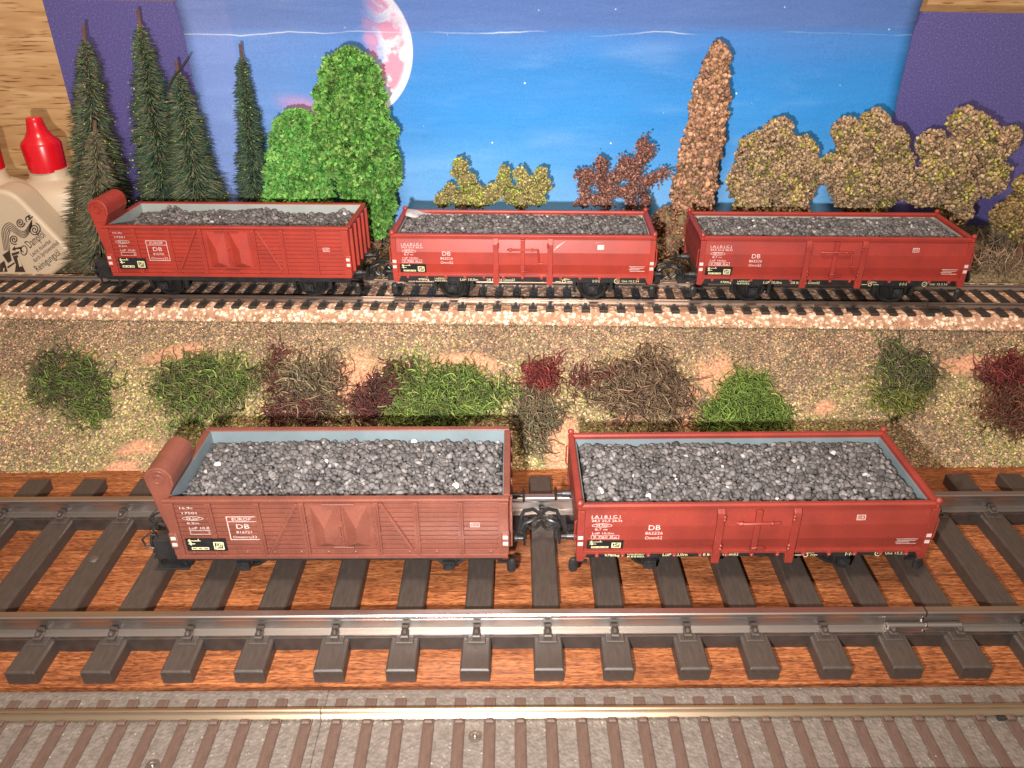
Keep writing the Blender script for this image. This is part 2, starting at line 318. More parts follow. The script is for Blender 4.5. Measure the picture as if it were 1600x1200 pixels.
# ------------------------------------------------------------------ mesh collectors
class MB:
    def __init__(s): s.v = []; s.f = []
    def add(s, vs, fs):
        n = len(s.v); s.v += [tuple(p) for p in vs]; s.f += [tuple(i + n for i in f) for f in fs]; return s
    def box(s, x0, x1, y0, y1, z0, z1, c=0.0):
        if c <= 0:
            return s.add([(x0, y0, z0), (x1, y0, z0), (x1, y1, z0), (x0, y1, z0), (x0, y0, z1), (x1, y0, z1), (x1, y1, z1), (x0, y1, z1)],
                  [(0, 3, 2, 1), (4, 5, 6, 7), (0, 1, 5, 4), (1, 2, 6, 5), (2, 3, 7, 6), (3, 0, 4, 7)])
        # top edges chamfered
        return s.add([(x0, y0, z0), (x1, y0, z0), (x1, y1, z0), (x0, y1, z0),
                      (x0, y0, z1 - c), (x1, y0, z1 - c), (x1, y1, z1 - c), (x0, y1, z1 - c),
                      (x0 + c, y0 + c, z1), (x1 - c, y0 + c, z1), (x1 - c, y1 - c, z1), (x0 + c, y1 - c, z1)],
                     [(0, 3, 2, 1), (0, 1, 5, 4), (1, 2, 6, 5), (2, 3, 7, 6), (3, 0, 4, 7),
                      (4, 5, 9, 8), (5, 6, 10, 9), (6, 7, 11, 10), (7, 4, 8, 11), (8, 9, 10, 11)])
    def prism_x(s, prof, x0, x1):            # prof (y, z) extruded along x
        n = len(prof)
        return s.add([(x0, y, z) for y, z in prof] + [(x1, y, z) for y, z in prof],
                     [tuple(range(n - 1, -1, -1)), tuple(range(n, 2 * n))] + [(i, (i + 1) % n, n + (i + 1) % n, n + i) for i in range(n)])
    def prism_y(s, prof, y0, y1):            # prof (x, z) extruded along y
        n = len(prof)
        return s.add([(x, y0, z) for x, z in prof] + [(x, y1, z) for x, z in prof],
                     [tuple(range(n)), tuple(range(2 * n - 1, n - 1, -1))] + [(i, n + i, n + (i + 1) % n, (i + 1) % n) for i in range(n)])
    def tube(s, pts, r, seg=8, cap=True):
        pts = [Vector(p) for p in pts]; rs = r if isinstance(r, (list, tuple)) else [r] * len(pts)
        rings = []; prev = None
        for i, p in enumerate(pts):
            d = (pts[min(i + 1, len(pts) - 1)] - pts[max(i - 1, 0)]).normalized()
            a = prev if prev is not None else (Vector((0, 0, 1)) if abs(d.z) < .9 else Vector((1, 0, 0)))
            n = (a - d * a.dot(d)).normalized(); prev = n; b = d.cross(n)
            rings.append([p + (n * math.cos(2 * math.pi * k / seg) + b * math.sin(2 * math.pi * k / seg)) * rs[i] for k in range(seg)])
        vs = [q for rg in rings for q in rg]; fs = []
        for i in range(len(rings) - 1):
            for k in range(seg):
                fs.append((i * seg + k, i * seg + (k + 1) % seg, (i + 1) * seg + (k + 1) % seg, (i + 1) * seg + k))
        if cap: fs += [tuple(range(seg - 1, -1, -1)), tuple(range((len(rings) - 1) * seg, len(rings) * seg))]
        return s.add(vs, fs)
    def lathe(s, prof, axis='z', c=(0, 0, 0), seg=24, sx=1, sy=1):   # prof (r, h)
        vs = []
        for r, h in prof:
            for k in range(seg):
                a = 2 * math.pi * k / seg; p, q = r * math.cos(a) * sx, r * math.sin(a) * sy
                vs.append({'z': (c[0] + p, c[1] + q, c[2] + h), 'x': (c[0] + h, c[1] + p, c[2] + q), 'y': (c[0] + p, c[1] + h, c[2] + q)}[axis])
        fs = []
        for i in range(len(prof) - 1):
            for k in range(seg): fs.append((i * seg + k, i * seg + (k + 1) % seg, (i + 1) * seg + (k + 1) % seg, (i + 1) * seg + k))
        fs += [tuple(range(seg - 1, -1, -1)), tuple(range((len(prof) - 1) * seg, len(prof) * seg))]
        return s.add(vs, fs)
    def ball(s, c, r, seg=10, rings=6):
        prof = [(max(1e-3, r * math.sin(math.pi * i / rings)), -r * math.cos(math.pi * i / rings)) for i in range(rings + 1)]
        return s.lathe(prof, 'z', c, seg)
    def build(s, name, mat, parent=None, smooth=False, bevel=0.0):
        me = bpy.data.meshes.new(name); me.from_pydata(s.v, [], s.f); me.materials.append(mat)
        o = bpy.data.objects.new(name, me); COL.objects.link(o)
        if parent is not None: o.parent = parent
        if smooth: shade(me)
        if bevel:
            b = o.modifiers.new('bevel', 'BEVEL'); b.width = bevel; b.segments = 2; b.limit_method = 'ANGLE'; b.angle_limit = .6
        return o
def shade(me, ang=0.7):
    me.polygons.foreach_set('use_smooth', [True] * len(me.polygons))
    try: me.set_sharp_from_angle(angle=ang)
    except Exception: pass
def tag(o, label, cat, group=None):
    o['label'] = label; o['category'] = cat
    if group: o['group'] = group
    return o
def struct(o): o['kind'] = 'structure'; return o
def stuff(o, label, cat): o['kind'] = 'stuff'; o['label'] = label; o['category'] = cat; return o
def empty(name, loc, label, cat, group=None, rz=0):
    e = bpy.data.objects.new(name, None); COL.objects.link(e); e.location = loc; e.rotation_euler = (0, 0, rz); e.empty_display_size = .5
    return tag(e, label, cat, group)

# batched scatter: base mesh copied with random rotation, per-copy scale, position and colour
def rot_rand(n):
    q = RNG.normal(size=(n, 4)); q /= np.linalg.norm(q, axis=1)[:, None]
    w_, x, y, z = q.T
    return np.stack([np.stack([1 - 2 * (y * y + z * z), 2 * (x * y - z * w_), 2 * (x * z + y * w_)], -1),
                     np.stack([2 * (x * y + z * w_), 1 - 2 * (x * x + z * z), 2 * (y * z - x * w_)], -1),
                     np.stack([2 * (x * z - y * w_), 2 * (y * z + x * w_), 1 - 2 * (x * x + y * y)], -1)], 1)
def scatter(name, mat, bases, pos, scl, cols, rots=None, parent=None, smooth=False):
    pos = np.asarray(pos, float); n = len(pos); scl = np.asarray(scl, float)
    if scl.ndim == 1: scl = np.repeat(scl[:, None], 3, 1)
    rots = rot_rand(n) if rots is None else rots
    which = RNG.integers(0, len(bases), n)
    V = []; L = []; S = []; C = []; off = 0
    for bi, (bv, bf) in enumerate(bases):
        idx = np.where(which == bi)[0]
        if not len(idx): continue
        bv = np.asarray(bv, float); k = len(bv)
        vv = np.einsum('nij,nkj->nki', rots[idx], bv[None] * scl[idx][:, None, :]) + pos[idx][:, None, :]
        V.append(vv.reshape(-1, 3)); C.append(np.repeat(cols[idx], k, 0))
        fs = np.concatenate([np.asarray(f) for f in bf]); ls = np.array([len(f) for f in bf])
        L.append((fs[None] + (np.arange(len(idx)) * k)[:, None] + off).reshape(-1)); S.append(np.tile(ls, len(idx)))
        off += len(idx) * k
    V = np.concatenate(V); L = np.concatenate(L); S = np.concatenate(S); C = np.concatenate(C)
    return raw_mesh(name, mat, V, L, S, C, parent, smooth)
def raw_mesh(name, mat, V, L, S, C=None, parent=None, smooth=False):
    me = bpy.data.meshes.new(name)
    me.vertices.add(len(V)); me.vertices.foreach_set('co', V.astype(np.float32).ravel())
    me.loops.add(len(L)); me.loops.foreach_set('vertex_index', L.astype(np.int32))
    me.polygons.add(len(S)); st = np.concatenate([[0], np.cumsum(S)[:-1]])
    me.polygons.foreach_set('loop_start', st.astype(np.int32)); me.polygons.foreach_set('loop_total', S.astype(np.int32))
    me.update(calc_edges=True)
    if C is not None:
        ca = me.color_attributes.new('Col', 'FLOAT_COLOR', 'POINT')
        ca.data.foreach_set('color', np.concatenate([np.clip(C, 0, 1), np.ones((len(C), 1))], 1).astype(np.float32).ravel())
    if smooth: me.polygons.foreach_set('use_smooth', [True] * len(S))
    me.materials.append(mat)
    o = bpy.data.objects.new(name, me); COL.objects.link(o)
    if parent is not None: o.parent = parent
    return o
def ico(sub=1):
    import bmesh
    bm = bmesh.new(); bmesh.ops.create_icosphere(bm, subdivisions=sub, radius=1)
    v = np.array([x.co[:] for x in bm.verts]); f = [tuple(x.index for x in p.verts) for p in bm.faces]; bm.free(); return v, f
ICO1, ICO2 = ico(1), ico(2)
def lumps(base, k, amp, seed):
    r = np.random.default_rng(seed); out = []
    for i in range(k):
        v = base[0].copy(); d = r.normal(size=(5, 3)); d /= np.linalg.norm(d, axis=1)[:, None]
        o = r.uniform(.55, .95, 5)
        for dd, oo in zip(d, o):                       # cut facets
            t = v @ dd; v = v - np.clip(t - oo, 0, None)[:, None] * dd
        v *= (1 + amp * r.uniform(-1, 1, len(v)))[:, None]
        v *= np.array([1, r.uniform(.7, 1), r.uniform(.55, .85)])
        out.append((v, base[1]))
    return out
COAL_B = lumps(ICO2, 8, .05, 3)
CRUMB_B = lumps(ICO1, 6, .35, 5)
def leaf_cluster(seed, n=9):
    r = np.random.default_rng(seed); V = []; F = []
    for i in range(n):
        d = r.normal(size=3); d[2] = abs(d[2]) * .8; d /= np.linalg.norm(d)
        s = np.cross(d, r.normal(size=3)); s /= np.linalg.norm(s); nrm = np.cross(d, s)
        L = r.uniform(.7, 1.1); W = r.uniform(.22, .34)
        k = len(V); V += [d * .05, d * L * .55 + s * W + nrm * .1, d * L, d * L * .55 - s * W + nrm * .1]
        F.append((k, k + 1, k + 2, k + 3))
    return np.array(V), F
LEAF_B = [leaf_cluster(i) for i in range(6)]
def noise2(x, y, s=1.0, seed=0):
    a = seed * 1.7
    return (np.sin(x * 1.3 * s + a) * np.cos(y * 1.7 * s - a) + .6 * np.sin(x * 2.9 * s + y * 1.1 * s + 2 * a) + .4 * np.cos(x * 1.2 * s - y * 4.3 * s + a) + .35 * np.sin(x * 6.1 * s + 3 * np.sin(y * 3.3 * s + a))) / 2.35
def pal(cols, n, jit=.15, weights=None):
    c = np.array(cols, float); i = RNG.choice(len(c), n, p=None if weights is None else np.array(weights) / sum(weights))
    return np.clip(c[i] * (1 + jit * RNG.normal(size=(n, 1))), 0.002, 1)

# ------------------------------------------------------------------ lettering
_glyph = {}
def glyphs(txt):
    if txt not in _glyph:
        cu = bpy.data.curves.new('t', 'FONT'); cu.body = txt; cu.size = 1; cu.resolution_u = 2
        o = bpy.data.objects.new('t', cu); COL.objects.link(o)
        dg = bpy.context.evaluated_depsgraph_get(); me = bpy.data.meshes.new_from_object(o.evaluated_get(dg))
        v = [(p.co.x, p.co.y) for p in me.vertices]; f = [tuple(p.vertices) for p in me.polygons]
        bpy.data.objects.remove(o); bpy.data.curves.remove(cu); bpy.data.meshes.remove(me)
        _glyph[txt] = (v, f)
    return _glyph[txt]
def text(mb, txt, x, z, size, fy, width=None, center=False):
    v, f = glyphs(txt); xs = [p[0] for p in v]; x0, x1 = min(xs), max(xs)
    sx = size if width is None else width / (x1 - x0)
    xo = x - (x0 + x1) / 2 * sx if center else x - x0 * sx
    mb.add([(xo + p[0] * sx, fy(z + p[1] * size), z + p[1] * size) for p in v], f)
def rect(mb, x0, x1, z0, z1, fy):
    mb.add([(x0, fy(z0), z0), (x1, fy(z0), z0), (x1, fy(z1), z1), (x0, fy(z1), z1)], [(0, 1, 2, 3)])
def frame(mb, x0, x1, z0, z1, t, fy):
    rect(mb, x0, x1, z0, z0 + t, fy); rect(mb, x0, x1, z1 - t, z1, fy); rect(mb, x0, x0 + t, z0 + t, z1 - t, fy); rect(mb, x1 - t, x1, z0 + t, z1 - t, fy)
def oval(mb, cx, cz, a, b, t, fy, n=24):
    vs = []; fs = []
    for k in range(n):
        q = 2 * math.pi * k / n; c, s = math.cos(q), math.sin(q)
        z1 = cz + b * s; z2 = cz + (b - t) * s
        vs += [(cx + a * c, fy(z1), z1), (cx + (a - t) * c, fy(z2), z2)]
    for k in range(n): j = (k + 1) % n; fs.append((2 * k, 2 * j, 2 * j + 1, 2 * k + 1))
    mb.add(vs, fs)
def consign_plate(o_, x, z, wd, ht, fy):
    """black panel with arrows, three boxes and a hatched square"""
    p = MB(); rect(p, x, x + wd, z, z + ht, lambda q: fy(q) - .006); pl = p.build('consignment_plate', MT['plate'], o_)
    y = MB(); g = lambda q: fy(q) - .010
    rect(y, x + .07, x + .42, z + ht * .80, z + ht * .85, g); rect(y, x + .10, x + .14, z + ht * .70, z + ht * .95, g)
    rect(y, x + .07, x + .26, z + ht * .56, z + ht * .61, g); rect(y, x + .12, x + .16, z + ht * .48, z + ht * .70, g); rect(y, x + .36, x + .38, z + ht * .80, z + ht * .98 , g)
    for k in range(3): frame(y, x + .13 + k * .16, x + .29 + k * .16, z + ht * .12, z + ht * .30, .022, g)
    q0, q1, r0, r1 = x + wd * .68, x + wd * .93, z + ht * .12, z + ht * .72
    frame(y, q0, q1, r0, r1, .03, g)
    for k in range(2):
        frame(y, q0 + .06 + k * .02, q1 - .06, r0 + .06, r0 + .12 + k * .09, .014, g)
    y.add([(q0, g(r0), r0), (q0 + .03, g(r0), r0), (q1, g(r1), r1), (q1 - .03, g(r1), r1)], [(0, 1, 2, 3)])
    y.build('panel_symbols', MT['yellow'], pl)

# ------------------------------------------------------------------ running gear shared by both wagon kinds
def running_gear(root, L, W, zfr, ax, x_lo, x_hi, lettered):
    ys = W / 2 - .09
    u = MB()
    for s in (-1, 1): u.box(x_lo + .12, x_hi - .12, min(s * ys, s * (ys - .14)), max(s * ys, s * (ys - .14)), zfr - .30, zfr + .05)
    for s, xe in ((-1, x_lo), (1, x_hi)): u.box(xe - .10 if s > 0 else xe, xe if s > 0 else xe + .10, -W / 2 + .30, W / 2 - .30, zfr - .27, zfr + .04)
    u.box(x_lo + .3, x_hi - .3, -.35, .35, zfr - .16, zfr + .02)
    for k in (-.9, .9): u.tube([(k, -ys + .2, zfr - .30), (k, ys - .2, zfr - .30)], .06, 8)
    u.box(-.9, .9, -ys + .30, -ys + .42, zfr - .38, zfr - .30)
    uf = u.build('underframe', MT['black'], root, bevel=.01)
    for xa in (-ax, ax):
        wl = MB()
        wl.tube([(xa, -.95, .55), (xa, .95, .55)], .07, 10); a_ = wl.build('axle', MT['wheel'], root, True)
        for s in (-1, 1):
            q = MB(); y0 = s * .96
            q.lathe([(.10, -.10), (.13, -.09), (.15, -.04), (.40, -.03), (.43, -.09), (.52, -.10), (.53, .06), (.60, .07), (.61, .11), (.10, .11)], 'y', (xa, y0, .55), 36)
            if s > 0: q.v = [(p[0], 2 * y0 - p[1], p[2]) for p in q.v]
            q.build('wheel', MT['wheel'], root, True)
            g = MB(); yg = s * (ys - .26); t = .07
            g.prism_y([(xa - .50, zfr - .22), (xa - .36, zfr - .24), (xa - .15, .40), (xa + .15, .40), (xa + .36, zfr - .24), (xa + .50, zfr - .22), (xa + .62, zfr - .14), (xa - .62, zfr - .14)], yg - t / 2, yg + t / 2)
            g.box(xa - .17, xa + .17, yg + s * .12 - .12, yg + s * .12 + .12, .44, .74)
            g.lathe([(.02, -.05), (.11, -.04), (.12, .04), (.02, .07)], 'y', (xa, yg + s * .26, .58), 12)
            for k in range(4):                                   # leaf spring
                a = .85 - .17 * k; zz = zfr - .27 - .045 * k
                g.tube([(xa - a, yg + s * .10, zz + .05), (xa - a * .5, yg + s * .10, zz - .01), (xa, yg + s * .10, zz - .03), (xa + a * .5, yg + s * .10, zz - .01), (xa + a, yg + s * .10, zz + .05)], .032, 6)
            for k in (-1, 1): g.box(xa + k * .86 - .05, xa + k * .86 + .05, yg - .02, yg + s * .1 + .06, zfr - .36, zfr - .16)
            g.build('axle_guard', MT['black'], root)
            for k in (-1, 1):
                b = MB(); b.prism_y([(xa + k * .64, .30), (xa + k * .78, .34), (xa + k * .80, .85), (xa + k * .70, .88)], s * .88, s * 1.04); b.build('brake_shoe', MT['black'], root)
    for xe, s in ((x_lo, -1), (x_hi, 1)):
        for sy in (-1, 1):
            b = MB(); yb = sy * 1.02; zb = zfr - .10
            b.lathe([(.15, 0), (.15, .06 * 1), (.12, .07), (.105, .30), (.065, .31), (.065, .46), (.20, .47), (.23, .50), (.20, .535)], 'x', (0, 0, 0), 20)
            b.v = [(xe + s * p[0], yb + p[1], zb + p[2]) for p in b.v]
            b.build('buffer', MT['black'], root, True)
        c = MB(); z0 = .48; xo = xe
        c.box(min(xo - s * .5, xo + s * .30), max(xo - s * .5, xo + s * .30), -.13, .13, z0, z0 + .13)
        c.box(min(xo + s * .22, xo + s * .58), max(xo + s * .22, xo + s * .58), -.38, .38, z0 - .02, z0 + .26)
        c.box(min(xo + s * .50, xo + s * .62), max(xo + s * .50, xo + s * .62), -.07, .07, z0 + .04, z0 + .46)
        loop = [(xo + s * .40, -.28, z0 + .24), (xo + s * .50, -.30, z0 + .52), (xo + s * .78, -.26, z0 + .62), (xo + s * .95, -.12, z0 + .60), (xo + s * .98, .0, z0 + .58), (xo + s * .95, .12, z0 + .60), (xo + s * .78, .26, z0 + .62), (xo + s * .50, .30, z0 + .52), (xo + s * .40, .28, z0 + .24)]
        c.tube(loop, .06, 8)
        c.tube([(xo + s * .55, 0, z0 + .3), (xo + s * .66, 0, z0 + .12), (xo + s * .80, 0, z0 + .06), (xo + s * .92, .0, z0 + .16), (xo + s * .94, 0, z0 + .30)], .055, 8)
        c.build('coupler', MT['black'], root, True)
    for k in (-1, 1):
        st = MB(); xs = (x_lo + x_hi) / 2 + k * ((x_hi - x_lo) / 2 - .24)
        xs = x_hi + .12 if k > 0 else x_lo - .12; st.lathe([(.05, 0), (.12, .03), (.135, .12), (.135, .34), (.10, .44), (.04, .46)], 'z', (xs, -W / 2 + .22, .30), 14, 1, .7); st.box(min(xs, xs - k * .4), max(xs, xs - k * .4), -W / 2 + .20, -W / 2 + .26, .62, .70)
        if not lettered and k < 0: continue
        st.build('step', MT['black'], root)
    return uf, ys

def side_marks(root, xs, z, fy):
    for x in xs:
        
        for dz in (0, -.22):
            m_ = MB(); rect(m_, x - .07, x + .07, z + dz, z + dz + .12, fy); m_.build('white_mark', MT['white'], root)

def coal_load(name, wag, L, W, z0, label, seed, slope_edge=.0, n=None, heaps=()):
    r = np.random.default_rng(seed); xs = []; ps = []; sc = []
    def hz(x, y):
        e = np.minimum(np.minimum(x + L / 2, L / 2 - x), np.minimum(y + W / 2, W / 2 - y))
        z = z0 + .05 * noise2(x, y, 1.1, seed) - slope_edge * np.exp(-((e) / .35) ** 2)
        for hx, hy, hr, hh in heaps: z = z + hh * np.exp(-((x - hx) ** 2 + (y - hy) ** 2) / hr ** 2)
        return z
    n = n or int(L * W * 78)
    # jittered grid so that the lumps are packed
    st = math.sqrt(L * W / n); gx, gy = np.meshgrid(np.arange(-L / 2 + .09, L / 2 - .05, st), np.arange(-W / 2 + .09, W / 2 - .05, st))
    x = (gx + r.uniform(-.45, .45, gx.shape) * st).ravel(); y = (gy + r.uniform(-.45, .45, gy.shape) * st).ravel()
    x = np.clip(x, -L / 2 + .08, L / 2 - .08); y = np.clip(y, -W / 2 + .08, W / 2 - .08)
    z = hz(x, y) + r.uniform(-.045, .045, len(x))
    k = r.random(len(x)) < .16; x2, y2 = x[k] + .03, y[k] - .02; z2 = hz(x2, y2) + .06
    x = np.concatenate([x, x2]); y = np.concatenate([y, y2]); z = np.concatenate([z, z2])
    s = np.clip(np.exp(r.normal(math.log(.096), .24, len(x))), .05, .15)
    g = np.exp(r.normal(math.log(.125 if W < 3 else .108), .38, len(x)))[:, None] * np.array([1.05, .97, .96])
    hi = r.random(len(x)) < .02; g[hi] = g[hi] * r.uniform(1.8, 3.4, (hi.sum(), 1))
    wt = r.random(len(x)) < .0018; g[wt] = [.78, .76, .72]  # a few white grains, which also paint in the glint on the coal
    o = scatter(name, MT['coal'], COAL_B, np.stack([x, y, z], 1), np.stack([s, s * .95, s * .9], 1), g, smooth=False)
    # a bed below the top layer so nothing shows between the lumps
    nx, ny = 60, 22; X, Y = np.meshgrid(np.linspace(-L / 2 + .01, L / 2 - .01, nx), np.linspace(-W / 2 + .01, W / 2 - .01, ny)); Z = hz(X, Y) - .07
    me = o.data; import bmesh
    bm = bmesh.new(); bm.from_mesh(me); lay = bm.verts.layers.float_color.get('Col'); vs = []
    for i in range(ny):
        for j in range(nx):
            q = bm.verts.new((X[i, j], Y[i, j], Z[i, j])); q[lay] = (.04, .038, .036, 1); vs.append(q)
    for i in range(ny - 1):
        for j in range(nx - 1): bm.faces.new((vs[i * nx + j], vs[i * nx + j + 1], vs[(i + 1) * nx + j + 1], vs[(i + 1) * nx + j]))
    bm.to_mesh(me); bm.free()
    o.matrix_world = wag.matrix_basis.copy(); stuff(o, label, 'coal'); return o

# ------------------------------------------------------------------ steel-sided wagon
def steel_wagon(loc, rz, label, W=3.3, paint='red', inner='grey', crank=True, scratch=False, tall=0, sole_text=True, L=10.05):
    root = empty('goods_wagon', loc, label, 'wagon', 'low red steel-sided coal wagons', rz)
    P = MT[paint]; zb, zt = 1.20, 2.85; hw = W / 2
    running_gear(root, L, W, zb, 2.78, -L / 2 + .05, L / 2 - .05, True)
    bul = .075
    def yo(z):                                  # outward bulge of the pressed side
        if z < 1.30: return 0
        if z < 1.68: return bul * (z - 1.30) / .38
        if z < 2.16: return bul
        if z < 2.66: return bul * (2.66 - z) / .50
        return 0
    b = MB(); inw = hw - .13
    for s in (-1, 1):
        prof = [(-hw, 1.26), (-hw - 0, 1.30), (-hw - bul, 1.68), (-hw - bul, 2.16), (-hw, 2.66), (-hw, 2.72), (-inw, 2.72), (-inw, 1.26)]
        if s > 0: prof = [(-y, z) for y, z in prof][::-1]
        b.prism_x(prof, -L / 2 + .14, L / 2 - .14)
    for s in (-1, 1):                           # ends
        prof = [(s * (L / 2 - .02), 1.26), (s * (L / 2 - .02), 1.30), (s * (L / 2 + .04), 1.68), (s * (L / 2 + .04), 2.16), (s * (L / 2 - .02), 2.66), (s * (L / 2 - .02), 2.72), (s * (L / 2 - .14), 2.72), (s * (L / 2 - .14), 1.26)]
        if s < 0: prof = prof[::-1]
        b.prism_y(prof, -hw + .06, hw - .06)
    b.box(-L / 2 + .13, L / 2 - .13, -hw + .1, hw - .1, 1.20, 1.31)
    b.build('body', P, root, bevel=.006)
    rim = MB()
    rp = [(-.05, 2.705), (.13, 2.705), (.14, 2.80), (.10, 2.85), (0, 2.855), (-.06, 2.82)]
    for s in (-1, 1):
        pr = [(s * (hw - (y)), z) for y, z in rp]; 
        if s < 0: pr = pr[::-1]
        rim.prism_x(pr, -L / 2 - .02, L / 2 + .02)
        px = [(s * (L / 2 - y + .005), z - .004) for y, z in rp]
        if s > 0: px = px[::-1]
        rim.prism_y(px, -hw + .02, hw - .02)
    rim.build('top_rail', P, root, bevel=.01)
    sill = MB()
    for s in (-1, 1):
        y0, y1 = sorted((s * (hw - .02), s * (hw + .085))); sill.box(-L / 2 + .16, L / 2 - .16, y0, y1, 1.17, 1.265, 0)
        for k in range(13):
            x = -L / 2 + .55 + k * (L - 1.1) / 12; y0, y1 = sorted((s * (hw + .02), s * (hw + .13)))
            sill.box(x - .055, x + .055, y0, y1, 1.12, 1.22, 0); sill.ball((x, s * (hw + .10), 1.13), .055, 8, 5)
    sill.build('side_sill', P, root, bevel=.008)
    for sx in (-1, 1):
        for s in (-1, 1):
            c = MB(); x0, x1 = sorted((sx * (L / 2 - .17), sx * (L / 2 + .03))); y0, y1 = sorted((s * (hw - .08), s * (hw + .10)))
            c.box(x0, x1, y0, y1, 1.16, 2.69)
            c.prism_y([(x0 - (.10 if sx > 0 else 0), 1.16), (x1 + (.10 if sx < 0 else 0), 1.16), (x1 - (.02 if sx > 0 else .0), .92), (x0 + (.0 if sx > 0 else .02), .92)][::-1], y0 + .01, y1 - .01)
            c.ball((sx * (L / 2 - .03), s * (hw - .0), 2.90), .10, 12, 8)
            c.tube([(sx * (L / 2 - .03), s * hw, 2.70), (sx * (L / 2 - .03), s * hw, 2.90)], .075, 10)
            c.tube([(sx * (L / 2 + .05), s * (hw + .05), 2.35), (sx * (L / 2 + .09), s * (hw + .06), 2.3), (sx * (L / 2 + .09), s * (hw + .06), 1.7), (sx * (L / 2 + .05), s * (hw + .05), 1.62)], .028, 6)
            c.build('corner_post', P, root, bevel=.015)
    for s in (-1, 1):                           # door with posts
        dr = MB(); q0, q1 = -.98, 1.02
        prof = [(-hw - .004, 1.30), (-hw - bul - .012, 1.68), (-hw - bul - .012, 2.16), (-hw - .004, 2.66), (-hw + .05, 2.66), (-hw + .05, 1.30)]
        if s > 0: prof = [(-y, z) for y, z in prof][::-1]
        dr.prism_x(prof, q0, q1)
        y0, y1 = sorted((s * (hw + .02), s * (hw + .16)))
        dr.box(-.07, .09, y0, y1, 1.28, 2.69)
        for zz in (1.36,): dr.tube([(-.06, s * (hw + .17), zz + .05), (.05, s * (hw + .18), zz + .08), (.22, s * (hw + .12), zz + .06), (.36, s * (hw + .10), zz - .02)], .03, 6)
        d = dr.build('door', P, root, bevel=.012)
        hd = MB(); yb = s * (hw + .20)
        hd.tube([(-.56, yb - s * .06, 2.30), (-.5, yb, 2.31), (.46, yb, 2.31), (.60, yb - s * .03, 2.31)], .042, 8)
        hd.ball((-.45, yb - s * .02, 2.30), .07); hd.ball((.38, yb, 2.31), .06)
        if crank: hd.tube([(.60, yb - s * .03, 2.31), (.62, yb - s * .02, 1.96), (.62, yb - s * .02, 1.78), (.80, yb, 1.76)], .036, 8)
        hd.build('handle', P, d, True)
        for q in (-1.02, 1.06):
            c = MB(); y0, y1 = sorted((s * (hw - .0), s * (hw + .17)))
            c.prism_x([(y0, 1.16), (y1, 1.16), (y1, 2.50), (y1 - s * .02, 2.62), (y1 - s * .10, 2.72), (y0, 2.72)] if s > 0 else [(y0, 1.16), (y0, 2.50), (y0 + .02, 2.62), (y0 + .10, 2.72), (y1, 2.72), (y1, 1.16)], q - .10, q + .10)
            c.prism_y([(q - .13, 1.17), (q + .13, 1.17), (q + .11, .86), (q - .11, .86)], y0 + .02, y1 - .01)
            for zz in (1.40, 1.52, 2.42, 2.52): c.ball((q + .09 * (1 if q < 0 else -1) * 1.0, s * (hw + .17), zz), .05, 8, 5)
            c.build('door_post', P, root, bevel=.012)
    ln = MB(); i = inw - .004; xl = L / 2 - .15
    for s in (-1, 1):
        y0, y1 = sorted((s * i, s * (i - .03))); ln.box(-xl, xl, y0, y1, 1.4, 2.70)
        x0, x1 = sorted((s * xl, s * (xl - .03))); ln.box(x0, x1, -i + .031, i - .031, 1.4, 2.70)
    ln.build('liner', MT[inner], root)
    # lettering on the near side
    fy = lambda z: -hw - yo(z) - .004
    t = MB(); X0 = -L / 2 + .36
    text(t, '| A | B | C |', X0, 2.42, .12, fy, .78); text(t, '24,5 25,5 26,5t', X0, 2.30, .10, fy, .84)
    rect(t, X0, X0 + .8, 2.40, 2.408, fy)
    text(t, '29,7m²', X0 + .12, 2.15, .10, fy, .34); oval(t, X0 + .29, 2.185, .28, .062, .014, fy)
    text(t, '8,7 m', X0 + .1, 2.02, .10, fy, .34); text(t, 'LüP 10,0m', X0 + .03, 1.88, .10, fy, .60)
    text(t, '9.780 Kg', X0 + .06, 1.74, .11, fy, .66); frame(t, X0, X0 + .78, 1.715, 1.845, .012, fy)
    t.build('load_table', MT['white'], root); t = MB()
    xc = -L / 2 + 2.1
    text(t, 'DB', xc, 2.02, .24, fy, .32, True); text(t, '862226', xc, 1.86, .14, fy, .48, True); text(t, 'Omm52', xc, 1.69, .15, fy, .48, True)
    t.build('wagon_number', MT['white'], root); t = MB()
    xb = L / 2 - 2.05; frame(t, xb - .12, xb + .12, 2.30, 2.46, .018, fy); text(t, 'DB', xb, 2.345, .10, fy, .15, True)
    t.build('owner_badge', MT['white'], root); t = MB()
    for k, (a, c) in enumerate(((0, .60), (.04, .56), (0, .40), (.04, .60))): rect(t, L / 2 - .92 + a, L / 2 - .92 + c, 1.62 - k * .065, 1.645 - k * .065, fy)
    t.build('stripe_panel', MT['white'], root)
    consign_plate(root, -L / 2 + .26, 1.30, 1.02, .37, lambda z: fy(z))
    side_marks(root, (-L / 2 + .07, L / 2 - .07), 1.72, lambda z: -hw - .106)
    if sole_text:
        y_ = MB(); ys = hw - .09; gy = lambda z: -ys - .006; z = zb - .262
        text(y_, '9780kg', -4.1, z, .12, gy, .42); text(y_, 'LADEGUT', -3.45, z + .05, .09, gy, .5); text(y_, 'KESSEL', -3.45, z - .04, .09, gy, .5)
        text(y_, 'LüP 10,0m', -2.45, z, .14, gy, .7); text(y_, 'DB 862226 Omm52', -1.9 + .5, z, .14, gy, 1.35 - .25)
        y_.build('sole_bar_lettering', MT['yellow'], root); y_ = MB()
        text(y_, '5,40m', 1.5, z + .06, .11, gy, .35); oval(y_, 1.62, z, .07, .07, .02, gy); rect(y_, 1.3, 1.5, z - .01, z + .01, gy); rect(y_, 1.75, 1.95, z - .01, z + .01, gy)
